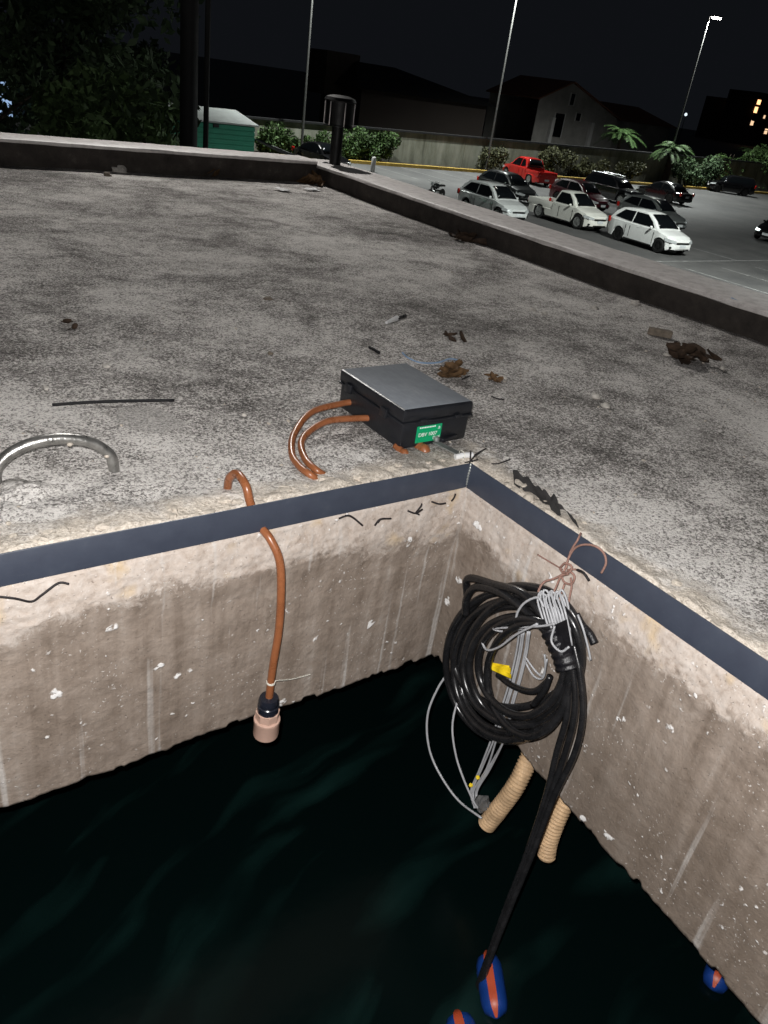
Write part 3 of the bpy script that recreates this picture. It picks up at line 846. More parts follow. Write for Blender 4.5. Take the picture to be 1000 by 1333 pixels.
# ------------------------------------------------------------------ litter on the slab
def crumple(c, r, n, seed, dark=False, up=1.0):
    mb = MB(); R = random.Random(seed)
    for k in range(n):
        th = R.uniform(0, 2 * pi); d = r * R.random() ** .6; q = c + Vector((cos(th) * d, sin(th) * d, R.uniform(.0, r * .65 * up)))
        L = r * R.uniform(.5, .95); W = L * R.uniform(.35, .6)
        Rm = Matrix.Rotation(R.uniform(0, 6.28), 3, 'Z') @ Matrix.Rotation(R.uniform(-.9, .9), 3, 'X') @ Matrix.Rotation(R.uniform(-.7, .7), 3, 'Y')
        cu = R.uniform(.2, .7)
        i0 = len(mb.v); m = 6
        for a in range(m):
            u = a / (m - 1) * 2 - 1; w = W * sqrt(max(0, 1 - abs(u) ** 2.2)) + .001
            for b in (-1, -.35, .35, 1):
                v = Vector((u * L, b * w, cu * L * (u * u * .4 + b * b * .5) + .1 * L * noise.noise(Vector((u * 3, b * 3, seed + k)))))
                w3 = q + Rm @ v; w3.z = max(w3.z, SLAB + .002)
                mb.v.append(tuple(w3))
        for a in range(m - 1):
            for b in range(3): mb.f.append((i0 + a * 4 + b, i0 + (a + 1) * 4 + b, i0 + (a + 1) * 4 + b + 1, i0 + a * 4 + b + 1))
    return mb
def leaves(px, py, r, n, seed, label, mat='dry_leaf', up=1.0):
    o = crumple(G(px, py), r, n, seed, up=up).build('dry_leaves', mat, None, True); recenter(o); tag(o, label, 'dry leaves')
leaves(587, 489, .047, 16, 1, 'crumpled ball of brown dry leaf behind the black box')
leaves(591, 442, .034, 8, 2, 'small dark clump of dry leaves on the open slab beyond the box', 'dry_leaf_dark', .6)
leaves(890, 469, .070, 9, 3, 'curled dark brown dead leaves near the right parapet', 'dry_leaf_dark', 1.0)
leaves(908, 471, .062, 8, 13, 'smaller curled dead leaf touching the dark leaf pile by the parapet', 'dry_leaf_dark', 1.0)
leaves(605, 312, .11, 9, 4, 'scatter of dark dead leaves against the foot of the right parapet', 'dry_leaf_dark', .25)
leaves(630, 318, .07, 6, 5, 'few dark dead leaves by the parapet beside a larger scatter', 'dry_leaf_dark', .25)
leaves(406, 240, .12, 10, 6, 'pile of dry leaves in the corner of the two parapets', 'dry_leaf', .4)
leaves(270, 229, .13, 7, 8, 'brown leaf litter against the parapet in front of the green cabin', 'dry_leaf', .3)
leaves(4, 207, .12, 7, 9, 'tuft of dry leaves at the parapet foot under the dark tree', 'dry_leaf', .5)
leaves(643, 494, .030, 6, 10, 'small tan leaf scrap among pale stones right of the leaf ball', 'dry_leaf', .5)
leaves(95, 427, .030, 4, 11, 'single small dark leaf standing on the bare slab', 'dry_leaf_dark', 1.2)
peb = [(641, 488, .014, 'pale stone touching the tan leaf scrap'), (655, 491, .011, 'small white stone right of the tan leaf scrap'), (776, 516, .017, 'rounded pale stone on the right of the slab'), (789, 528, .013, 'flat grey stone just in front of the rounded pale stone'),
       (868, 462, .010, 'tiny white pebble left of the dark dead leaves'), (940, 479, .010, 'tiny pebble beyond the dark dead leaves'), (847, 371, .022, 'grey chip of mortar by the parapet foot near the wood offcut'), (828, 394, .020, 'pale chip near the grey wood offcut'),
       (774, 401, .015, 'small white chip on the slab between box and parapet'), (693, 403, .014, 'small white pebble on the open slab'), (709, 408, .013, 'white pebble paired with another on the open slab'), (826, 396, .016, 'grey pebble beside the pale chip'),
       (794, 372, .02, 'dark stone at the foot of the right parapet'), (349, 389, .014, 'dark speck-like stone on the far slab'), (139, 477, .012, 'white chip on the bare slab above the black rod'), (352, 460, .010, 'small dark stone on the bare slab left of the box'),
       (155, 221, .05, 'tan stone at the foot of the far parapet'), (140, 228, .03, 'dark stone at the foot of the far parapet'), (318, 540, .008, 'tiny pebble near the conduit loops'), (60, 505, .009, 'tiny pale pebble left of the black rod')]
for k, (a, b, r, lb) in enumerate(peb):
    r *= 1.35
    mb = MB(); rock(mb, G(a, b, SLAB + r * .2), r, 100 + k, 9, 6, .55)
    tag(recenter(mb.build('pebble', 'stone' if k not in (12, 13, 15, 17) else 'wood_grey', None, True)), lb, 'stone', 'pebbles on the roof slab')
# wood offcut, papers
a, b_ = G(844, 430, SLAB + .018), G(875, 436, SLAB + .018)
mb = MB(); mb.box((a + b_) / 2, ((b_ - a).length, .045, .034), rz=atan2(b_.y - a.y, b_.x - a.x), bev=.004)
mb.v = [tuple(Vector(q) + Vector((.004 * noise.noise(Vector(q) * 30), .004 * noise.noise(Vector(q) * 40), 0))) for q in mb.v]
tag(recenter(mb.build('wood_offcut', 'wood_grey')), 'short grey wood offcut lying near the right parapet', 'wood')
def paper(px, py, w, d, rz, label):
    mb = MB(); c = G(px, py, SLAB + .012); R = Matrix.Rotation(rz, 3, 'Z')
    mb.grid(lambda a, b: c + R @ Vector(((a / 6 - .5) * w, (b / 4 - .5) * d, .018 * noise.noise(Vector((a * .5, b * .6, px))) + .004)), 7, 5)
    o = mb.build('paper_scrap', 'paper', None, True)
    sm = o.modifiers.new('thick', 'SOLIDIFY'); sm.thickness = .001
    tag(recenter(o), label, 'paper')
paper(368, 247, .11, .13, .3, 'crumpled white paper scrap on the slab near the parapet corner')
paper(406, 247, .15, .08, .1, 'flat white paper scrap close to the leaf pile in the parapet corner')

# ------------------------------------------------------------------ black cable coil on the right-hand hatch side
R = random.Random(21)
parts = []
loops = [  # left, right, top, bottom in the photograph's pixels on the wall, and distance from the wall
    (581, 752, 768, 966, .030), (588, 748, 782, 960, .052), (596, 744, 790, 952, .030), (604, 757, 776, 946, .074), (612, 742, 800, 943, .074),
    (622, 738, 806, 930, .095), (634, 745, 812, 957, .095), (590, 756, 764, 922, .030)]
for i, (l, r_, tp_, bt_, dx) in enumerate(loops):
    path = []
    n = 26; ph = R.uniform(0, 6.28)
    for k in range(n + 2):
        th = 2 * pi * k / n
        cxp, cyp = (l + r_) / 2, (tp_ + bt_) / 2
        rx_, ry_ = (r_ - l) / 2, (bt_ - tp_) / 2
        e = 1 + .022 * sin(2 * th + ph) + .018 * sin(3 * th + 2 * ph)
        px_ = cxp + rx_ * cos(th) * e; py_ = cyp + ry_ * sin(th) * e
        # skew: the coil leans so that the tied top right is high
        px_ += -.10 * (py_ - 862) * (.6 if px_ > 690 else 0)
        path.append(PX(px_, py_, -(dx + .012 * sin(th * 2 + ph))))
    parts.append(MB().tube(path, .0112, 10, 4, cap=False).build('cable_loop', 'cable_black', None, True))
# the tied shoulder: cables running from the tape up to the left
for i, (a0, a1, a2) in enumerate([((606, 800), (640, 768), (722, 838)), ((608, 775), (662, 765), (728, 830))]):
    parts.append(MB().tube([PX(a0[0], a0[1], -.05), PX(a0[0] + 2, a0[1] - 22, -.06), PX(a1[0] - 18, a1[1] - 4, -.075), PX(a1[0] + 20, a1[1] + 8, -.085), PX(a2[0] - 20, a2[1] - 26, -.085), PX(a2[0], a2[1], -.08), PX(a2[0] + 22, a2[1] + 40, -.07)], .0115, 10, 8).build('cable_loop', 'cable_black', None, True))
# inner short cable ends
parts.append(MB().tube([PX(648, 878, -.05), PX(668, 893, -.055), PX(695, 900, -.06), PX(715, 885, -.055)], .009, 10, 8).build('cable_end', 'cable_black', None, True))
parts.append(MB().tube([PX(716, 880, -.07), PX(708, 900, -.07), PX(694, 918, -.06)], .009, 10, 8).build('cable_end', 'cable_black', None, True))
# tails running down to the water
for k, (d0, d1) in enumerate(((0, 0), (9, 5), (-8, -5))):
    pth = [PX(738 + d0, 838, -.078), PX(747 + d0, 880, -.085), PX(748 + d0 * 1.2, 930, -.090), PX(736 + d0 * 1.4, 980, -.095), PX(715 + d1, 1040, -.11), PX(690 + d1 * .7, 1110, -.15), PX(660 + d1 * .5, 1185, -.20), PX(634 + d1 * .3, 1255, -.26), PX(612 + d1 * .5, 1320, -.30), PX(596 + d1 * .5, 1372, -.33)]
    parts.append(MB().tube(pth, .0088, 10, 8).build('cable_tail', 'cable_black', None, True))
mb = MB()
mb.tube([PX(720, 820, -.085), PX(727, 834, -.088), PX(735, 850, -.088), PX(741, 868, -.085)], .033, 12, 8, rfun=lambda L, u: .031 + .004 * u + .0018 * sin(L * 330) + .003 * noise.noise(Vector((L * 90, 0, 0))))
mb.grid(lambda a, b: PX(738 + a * 1.2 - b * 5.5 * (1 - a / 6) ** .0, 806 + a * 7 + b * 2.5, -.112 - .004 * sin(a * .9 + b)), 7, 4)
parts.append(mb.build('tape_wrap', 'tape_black', None, True))
thing(parts, 'cable_coil', 'thick coil of glossy black cable tied up on the hatch side', 'cable coil')
# yellow tape flag
mb = MB(); c = PX(650, 868, -.062)
for k in range(4):
    mb.grid(lambda a, b, k=k: PX(638 + a * 4.2 + k * .8, 862 + b * 3 + a * 1.9 * (1 if k % 2 else .4) + k * 1.4, -.066 - .004 * k - .004 * sin(a * 1.7 + k)), 7, 3)
o = mb.build('yellow_tape', 'tape_yellow', None, True); recenter(o); tag(o, 'yellow tape flag inside the black cable coil', 'tape')

# grey wires
gw = []
mb = MB()
for k in range(9):                                  # folded fan at the tie
    o_ = k * 3.6
    mb.tube([PX(716 + o_, 832 + k, -.10), PX(705 + o_ * 1.1, 800, -.10 - .004 * (k % 3)), PX(700 + o_, 780 - (k % 3) * 4, -.092), PX(706 + o_ * .95, 770 + (k % 2) * 4, -.085), PX(714 + o_ * .9, 790, -.08), PX(722 + o_ * .7, 826, -.085)], .0030, 6, 5)
gw.append(mb.build('folded_wires', 'wire_grey', None, True))
mb = MB()
for k in range(5):                                  # straight bundle through the coil
    o_ = k * 3.4 + R.uniform(-1.5, 1.5)
    mb.tube([PX(676 + o_, 822, -.07), PX(672 + o_, 850, -.045), PX(664 + o_, 885, -.035 - .003 * (k % 2)), PX(655 + o_, 915, -.03), PX(642 + o_ * 1.3 + R.uniform(-3, 3), 960, -.02 - R.random() * .015), PX(626 + o_ * 1.0 + R.uniform(-4, 4), 1000, -.02), PX(613 + o_ * .6, 1030, -.03), PX(618 + o_ * .4, 1052, -.05)], .0033, 6, 6)
gw.append(mb.build('wire_bundle', 'wire_grey', None, True))
mb = MB()
mb.tube([PX(680, 818, -.105), PX(655, 822, -.11), PX(642, 818, -.11), PX(665, 817, -.112), PX(705, 815, -.115), PX(722, 812, -.115)], .0032, 6, 6)
mb.tube([PX(627, 835, -.10), PX(634, 846, -.105), PX(650, 842, -.11), PX(672, 826, -.115), PX(700, 812, -.118)], .0034, 6, 6)
mb.tube([PX(671, 812, -.11), PX(674, 797, -.115), PX(684, 784, -.115), PX(700, 778, -.11), PX(708, 790, -.11)], .0034, 6, 6)
mb.tube([PX(683, 854, -.05), PX(696, 872, -.05), PX(706, 880, -.05), PX(710, 868, -.06), PX(709, 852, -.07)], .0030, 6, 6)
mb.tube([PX(684, 862, -.05), PX(695, 880, -.05), PX(707, 882, -.05), PX(712, 858, -.06)], .0030, 6, 6)
mb.tube([PX(722, 815, -.12), PX(718, 835, -.125), PX(730, 848, -.125), PX(741, 842, -.12)], .0032, 6, 6)
gw.append(mb.build('loose_loops', 'wire_grey', None, True))
mb = MB()
mb.tube([PX(583, 876, -.035), PX(570, 896, -.06), PX(558, 925, -.09), PX(556, 955, -.10), PX(562, 985, -.10), PX(577, 1015, -.095), PX(598, 1043, -.085), PX(627, 1065, -.075)], .0038, 7, 8)
gw.append(mb.build('hanging_wire', 'wire_grey', None, True))
mb = MB()
mb.tube([PX(602, 902, -.035), PX(593, 922, -.06), PX(589, 950, -.08), PX(594, 985, -.085), PX(604, 1015, -.08), PX(616, 1042, -.07), PX(622, 1052, -.06)], .0034, 7, 8)
gw.append(mb.build('hanging_wire', 'wire_grey', None, True))
for (a, b) in ((622, 1012), (613, 1022)):
    gw.append(MB().lathe([(.004, -.003), (.007, -.002), (.007, .002), (.004, .003)], 8, along(PX(a, b, -.035), Vector((.1, .5, -.8)))).build('wire_marker', 'tape_yellow', None, True))
mb = MB()
rock(mb, PX(628, 1046, -.045), .026, 77, 10, 7, 1.0)
gw.append(mb.build('bundle_wrap', 'clear_plastic', None, False))
thing(gw, 'grey_wires', 'bundle of thin grey wires threaded through the black coil and looping into the hatch', 'wires')

# cord tying the coil to the steel bar
mb = MB()
mb.tube([PX(783, 746, -.012), PX(789, 733, -.012), PX(786, 720, -.014), PX(775, 711, -.016), PX(760, 709, -.016), PX(748, 714, -.014), PX(740, 727, -.016), PX(737, 740, -.024)], .0030, 7, 8)
mb.tube([PX(756, 694, .012), PX(752, 703, -.010), PX(744, 716, -.012), PX(739, 730, -.018), PX(735, 742, -.026), PX(729, 752, -.035), PX(724, 764, -.055), PX(714, 785, -.09)], .0028, 7, 8)
mb.tube([PX(738, 745, -.03), PX(722, 753, -.04), PX(708, 758, -.05), PX(701, 770, -.07), PX(700, 785, -.09)], .0030, 7, 8)
mb.tube([PX(740, 742, -.03), PX(748, 750, -.03), PX(744, 760, -.03), PX(735, 758, -.03), PX(732, 750, -.03), PX(740, 747, -.034)], .0030, 7, 8)
mb.tube([PX(730, 738, -.026), PX(736, 733, -.03), PX(744, 737, -.03), PX(742, 744, -.034), PX(733, 745, -.034), PX(729, 740, -.03)], .0030, 7, 8)
mb.tube([PX(743, 752, -.03), PX(744, 764, -.03), PX(741, 780, -.035), PX(741, 792, -.035), PX(750, 802, -.035), PX(756, 806, -.035)], .0028, 7, 8)
mb.tube([PX(735, 760, -.035), PX(731, 772, -.05), PX(726, 790, -.08)], .0026, 7, 8)
mb.tube([PX(700, 722, -.012), PX(715, 731, -.015), PX(732, 741, -.024)], .0022, 6, 5)
mb.tube([PX(738, 742, -.03), PX(748, 741, -.022), PX(756, 743, -.018)], .0026, 6, 5)
o = mb.build('cord', 'cord', None, True); recenter(o); tag(o, 'knotted brown cord tying the coil to the steel bar', 'cord')
# taped wire end hanging from the cord
p1 = MB().tube([PX(752, 798, -.035), PX(758, 812, -.035), PX(768, 825, -.036), PX(774, 838, -.036)], .008, 8, 6, rfun=lambda L, u: .005 + .010 * u - .004 * u * u).build('taped_end', 'tape_black', None, True)
p2 = MB().tube([PX(752, 800, -.045), PX(759, 818, -.048), PX(765, 840, -.046), PX(769, 859, -.04)], .003, 6, 6).build('wire_tail', 'wire_grey', None, True)
thing([p1, p2], 'taped_wire_end', 'black taped wire end with grey tail dangling beside the coil', 'wire')
# corrugated conduits below the wall
def corr(path, r, label):
    mb = MB(); mb.tube(path, r, 18, 26, rfun=lambda L, u: r * (1 + .10 * sin(L * 2 * pi / .0112)))
    o = mb.build('corrugated_sleeve', 'corrugated_tan', None, True)
    a_, b_ = Vector(path[-2]), Vector(path[-1]); dn_ = (b_ - a_).normalized()
    h_ = MB().lathe([(r * .2, .0005), (r * .84, .0005), (r * .84, .0015), (r * .2, .0015)], 18, along(b_, dn_)).build('end_shade_disc', 'rubber_black')  # black disc stands in for the shade inside the hollow end
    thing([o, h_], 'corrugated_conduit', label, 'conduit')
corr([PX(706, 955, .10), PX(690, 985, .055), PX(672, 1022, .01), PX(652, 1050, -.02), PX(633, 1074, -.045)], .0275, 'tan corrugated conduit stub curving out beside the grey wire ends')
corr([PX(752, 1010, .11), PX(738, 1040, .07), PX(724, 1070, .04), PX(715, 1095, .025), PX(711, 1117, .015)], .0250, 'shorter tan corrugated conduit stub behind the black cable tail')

# float switches on the water
def floater(px, py, ln, r, tilt, label):
    c = G(px, py, -1.235)
    d = (G(px + tilt[0], py + tilt[1], -1.235) - c).normalized()
    A = along(c - d * ln / 2, d)
    prof = []
    for k in range(11):
        u = k / 10; e = r * (1 - abs(2 * u - 1) ** 5) ** .5 if 0 < u < 1 else r * .12
        prof.append((max(e, r * .12), ln * u))
    b1 = MB().lathe(prof, 20, A).build('body', 'float_blue', None, True)
    side = (CAM - c); side = (side - d * side.dot(d)).normalized(); oth = d.cross(side)
    mb = MB()
    pts_ = []
    for k in range(21):
        u = -1.04 + 2.08 * k / 20; rr_ = r * 1.03 * (1 - min(1, abs(u)) ** 5) ** .5 if abs(u) < 1 else r * .2
        pts_.append((u * ln / 2, max(rr_, r * .25)))
    mb.grid(lambda a, b: c + d * pts_[a][0] + (side * cos(radians(-16 + 8 * b)) + oth * sin(radians(-16 + 8 * b))) * (pts_[a][1] + .002), 21, 5)
    b2 = mb.build('stripe', 'float_orange', None, True)
    thing([b1, b2], 'float_switch', label, 'float')
floater(640, 1282, .180, .038, (6, 40), 'blue float switch with orange stripe on the dark water under the cable tail')
floater(937, 1262, .15, .038, (-14, 40), 'blue and orange float switch half hidden behind the lower hatch edge')
floater(606, 1362, .17, .043, (10, 40), 'blue float switch at the lower end of the cable tail')

# ------------------------------------------------------------------ black vent on the parapet corner
vb = G(437, 213, .18); vb = Vector((PARX + .16, PARY + .10, .125))
def VP(px, py):                                   # a point in the vertical plane through the vent facing the camera
    n = Vector((vb.x - CAM.x, vb.y - CAM.y, 0)).normalized(); d = ray(px, py); t_ = (vb - CAM).dot(n) / d.dot(n)
    return CAM + d * t_
pb, pt = VP(436, 212), VP(446, 128)
W = (VP(466, 140) - VP(424, 134)).length / 2
zt = VP(445, 124).z; zl = VP(441, 163).z
px_, py_ = pb.x, pb.y
T0 = Matrix.Translation((px_, py_, 0))
parts = [MB().lathe([(.085, .118), (.085, .128), (.056, .130), (.056, zl + .02)], 16, T0).build('post', 'vent_black', None, True, angle=40)]
parts.append(MB().lathe([(W * .55, zl), (W * .86, zl + .004), (W * .86, zt - .05), (W * .5, zt - .045)], 24, T0).build('drum', 'vent_black', None, True, angle=40))
parts.append(MB().lathe([(W * .98, zt - .055), (W * 1.0, zt - .045), (W * .9, zt - .02), (W * .5, zt - .003), (W * .1, zt)], 28, T0).build('cap', 'vent_black', None, True, angle=40))
parts.append(MB().lathe([(W * .60, zl - .012), (W * .95, zl - .010), (W * .95, zl - .001), (W * .60, zl)], 24, T0).build('base_ring', 'vent_black', None, True, angle=40))
vang = atan2(CAM.y - py_, CAM.x - px_)
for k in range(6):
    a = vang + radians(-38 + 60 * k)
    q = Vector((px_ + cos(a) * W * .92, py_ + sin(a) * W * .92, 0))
    parts.append(MB().tube([q + Vector((0, 0, zl - .005)), q + Vector((0, 0, zt - .05))], .0045, 8, 1).build('rod', 'vent_rod_glint', None, True))
thing(parts, 'roof_vent', 'black capped vent cowl on a short post at the parapet corner', 'vent')
# bent bracket scrap at its foot
o = MB().tube([VP(418, 214), VP(424, 212), VP(430, 215)], .012, 6, 4).build('bent_strip', 'dark_metal', None, True); recenter(o); tag(o, 'bent dark metal strip at the foot of the roof vent', 'metal strip')

# ================================================================== the car park and beyond
ground = struct(MB().grid(lambda a, b: (-150 + a * 60, -150 + b * 60, LOT), 16, 16).build('car_park', 'asphalt'))
def line(x0, y0, x1, y1, w=.12):
    d = Vector((x1 - x0, y1 - y0, 0)); n = Vector((-d.y, d.x, 0)).normalized() * w / 2
    MB().face([Vector((x0, y0, LOT + .005)) - n, Vector((x1, y1, LOT + .005)) - n, Vector((x1, y1, LOT + .005)) + n, Vector((x0, y0, LOT + .005)) + n]).build('painted_line', 'line_paint', ground)
for k in range(10): line(24 + k * 2.6, 42.0, 24 + k * 2.6, 47.6)
for k in range(6): line(29.4 + k * 2.7, 14.0, 29.4 + k * 2.7, 19.2)
line(27, 20.4, 46, 20.4); line(35.2, 20.4, 35.2, 40)
WALLY = 50.0
k_ = MB()
kerb = MB()
for k in range(40):
    kerb.box((12 + k * 2.5, WALLY - 1.9, LOT + .09), (2.47, .35, .22))
ko = struct(kerb.build('kerb', 'kerb_yellow'))
struct(MB().box((62, WALLY - .88, LOT + .05), (100, 1.68, .12)).build('planting_strip', 'soil'))
# boundary wall in bays with a dark coping
parts = []
def wtop(x): return -2.30 + .0125 * (x - 40)
x = 14.0
body = []
while x < 112:
    x2 = x + 3.98
    mb = MB(); z0, z1 = wtop(x), wtop(x2)
    P = [(x, WALLY, LOT), (x2, WALLY, LOT), (x2, WALLY + .18, LOT), (x, WALLY + .18, LOT), (x, WALLY, z0), (x2, WALLY, z1), (x2, WALLY + .18, z1), (x, WALLY + .18, z0)]
    mb.v = P; mb.f = [(0, 1, 5, 4), (1, 2, 6, 5), (2, 3, 7, 6), (3, 0, 4, 7), (4, 5, 6, 7)]
    parts.append(mb.build('panel', 'wall_render'))
    mb = MB(); mb.v = [(q[0], q[1] + (-.10 if i in (0, 1, 4, 5) else .10), (wtop(q[0]) - (0 if i < 4 else -.12))) for i, q in enumerate(P)]
    mb.f = [(3, 2, 1, 0), (0, 1, 5, 4), (1, 2, 6, 5), (2, 3, 7, 6), (3, 0, 4, 7), (4, 5, 6, 7)]
    parts.append(mb.build('coping', 'pole_dark'))
    x = x2 + .02
thing(parts, 'boundary_wall', 'long rain-stained rendered wall with dark coping behind the car park', 'wall')

# ------------------------------------------------------------------ lamp posts
def lamp_post(x, y, ztop, label, toward, power, lit=True, r=.09, mat='pole_grey', headlen=.9, cone=122, al=.75):
    H = ztop - LOT
    e = empty('lamp_post', (x, y, LOT)); tag(e, label, 'lamp post')
    MB().lathe([(r * 1.5, 0), (r * 1.5, .25), (r, .3), (r * .55, H)], 14).build('pole', mat, e, True, angle=40)
    d = Vector(toward).normalized()
    a = Vector((0, 0, H - .05))
    MB().tube([a, a + d * al * .5 + Vector((0, 0, .10)), a + d * al + Vector((0, 0, .12))], .035, 8, 5).build('arm', mat, e, True)
    hc = a + d * (al + headlen / 2) + Vector((0, 0, .12)); rz = atan2(d.y, d.x)
    hd = MB().box(hc, (headlen, .36, .12), rz=rz, bev=.03).build('lamp_head', 'dark_metal', e, True, angle=40)
    MB().box(hc - Vector((0, 0, .10)), (headlen * .85, .32, .16), rz=rz, bev=.05).build('diffuser', 'lamp_on' if lit else 'lamp_clear', hd)
    if lit:
        ld = bpy.data.lights.new('lamp', 'SPOT'); ld.energy = power; ld.spot_size = radians(cone); ld.spot_blend = .5; ld.shadow_soft_size = .12
        ld.color = (.95, 1.0, .96)
        lo = bpy.data.objects.new('lamp', ld); COL.objects.link(lo); lo.parent = e; lo.location = hc - Vector((0, 0, .22))
    return e
la = G(862, 240, LOT)
lamp_post(la.x, la.y, 9.3, 'lit lamp post behind the palm, its white lamp head glowing', (.75, -.6, 0), POWER_LAMP * 1.1, cone=150, al=.18)
lamp_post(43.6, 48.9, 9.0, 'tall lamp post rising by the red pickup at the wall', (-.4, -1, 0), POWER_LAMP * .8)
lamp_post(26.4, 48.0, 9.0, 'tall slim lamp post rising behind the black roof vent', (.3, -1, 0), POWER_LAMP * .9)
lamp_post(25.5, 11.0, 8.5, 'added lamp post out of view to the right of the parked cars', (.3, 1, 0), POWER_LAMP * 1.15, cone=150)  # not in view, added to light the parked cars
# dark poles close to the tank
def pole(px, dist, r, label, name, H=14):
    d = ray(px, 120); d.z = 0; d.normalize(); q = CAM + d * dist
    e = tag(empty(name, (q.x, q.y, LOT)), label, 'pole')
    MB().lathe([(r * 1.25, 0), (r * 1.1, 3), (r * .9, H)], 16).build('shaft', 'pole_dark', e, True)
    return e, q
e1, q1 = pole(246, 15.0, .135, 'thick black utility pole beside the green cabin', 'utility_pole')
MB().box((0, 0, 13.2), (1.8, .12, .12), rz=.6).build('crossarm', 'pole_dark', e1)
e2, q2 = pole(269, 14.2, .040, 'thin black pole next to the thick utility pole', 'slim_pole', 12)
MB().box((.1, 0, 11.9), (.45, .25, .12)).build('cap_box', 'pole_dark', e2)
# unseen lamp head added on the utility pole to light the roof slab
hd = MB().box((-.9, -1.6, 12.2), (.32, .7, .10), rz=-.5, bev=.03).build('lamp_head', 'dark_metal', e1, True, angle=40)
MB().tube([(0, 0, 12.0), (-.4, -.7, 12.2), (-.75, -1.35, 12.24)], .03, 8, 5).build('added_lamp_arm', 'dark_metal', e1, True)
MB().box((-.9, -1.6, 12.14), (.26, .6, .014), rz=-.5).build('diffuser', 'lamp_on', hd)
ld = bpy.data.lights.new('lamp', 'SPOT'); ld.energy = POWER_NEAR; ld.spot_size = radians(80); ld.spot_blend = .5; ld.shadow_soft_size = .15; ld.color = (1, .97, .93)
lo = bpy.data.objects.new('lamp', ld); COL.objects.link(lo); lo.parent = e1; lo.location = (-.9, -1.6, 12.1)
lo.rotation_euler = (Vector((1.2, 2.2, 0)) - (Vector((q1.x, q1.y, LOT)) + lo.location)).to_track_quat('-Z', 'Y').to_euler()

# ------------------------------------------------------------------ green site cabin
A0, A1 = Vector((13.38, 34.32, 0)), Vector((17.75, 37.35, 0))
ud = Vector((1, 0, 0)); vd = Vector((-ud.y, ud.x, 0))
A0 = A1 - ud * 6.6
e = tag(empty('site_cabin', (A1.x, A1.y, LOT), atan2(ud.y, ud.x)), 'green metal site cabin with pale sloping roof', 'cabin')
mb = MB()                                            # corrugated sides with slight horizontal ribs
D = 2.5; Hc = 2.5
MB().box((-3.3, D / 2, Hc / 2), (6.5, D - .1, Hc - .02)).build('shell', 'green_paint', e)
for k in range(11): MB().box((-3.3, .035, .14 + k * .222), (6.56, .05, .20), bev=.02).build('rib', 'green_paint', e)
for k in range(11): MB().box((-.025, D / 2, .14 + k * .222), (.05, D - .12, .20), bev=.02).build('rib', 'green_paint', e)
rf = MB(); rf.v = [(-6.75, -.12, Hc + .0), (.12, -.12, Hc), (.12, D + .1, Hc + .42), (-6.75, D + .1, Hc + .42), (-6.75, -.12, Hc + .07), (.12, -.12, Hc + .07), (.12, D + .1, Hc + .49), (-6.75, D + .1, Hc + .49)]
rf.f = [(3, 2, 1, 0), (4, 5, 6, 7), (0, 1, 5, 4), (1, 2, 6, 5), (2, 3, 7, 6), (3, 0, 4, 7)]
rf.build('roof', 'roof_pale', e)
mb = MB(); mb.v = [(-6.5, D, Hc), (-.02, D, Hc), (-.02, D, Hc + .42), (-6.5, D, Hc + .42)]; mb.f = [(0, 1, 2, 3)]
MB().box((-2.1, -.02, Hc - .12), (.28, .08, .14)).build('lamp_unit', 'dark_metal', e)
# dark sloping tarpaulin awning beside it
mb = MB(); c0 = A1 + ud * .3 + Vector((0, 0, LOT))
mb.grid(lambda a, b: c0 + ud * (a * .75) + vd * (b * .6) + Vector((0, 0, 1.95 - a * .22 - .05 * sin(a * 1.3 + b))), 6, 5)
o = mb.build('awning', 'pole_dark', None, True); o.modifiers.new('t', 'SOLIDIFY').thickness = .03
fr = [o]
for a, b in ((5, 0), (5, 4)):
    q = c0 + ud * a * .75 + vd * b * .6; fr.append(MB().tube([q, q + Vector((0, 0, .85))], .03, 8, 1).build('prop', 'pole_dark', None, True))
thing(fr, 'lean_to', 'dark sloping lean-to beside the green cabin', 'lean-to')

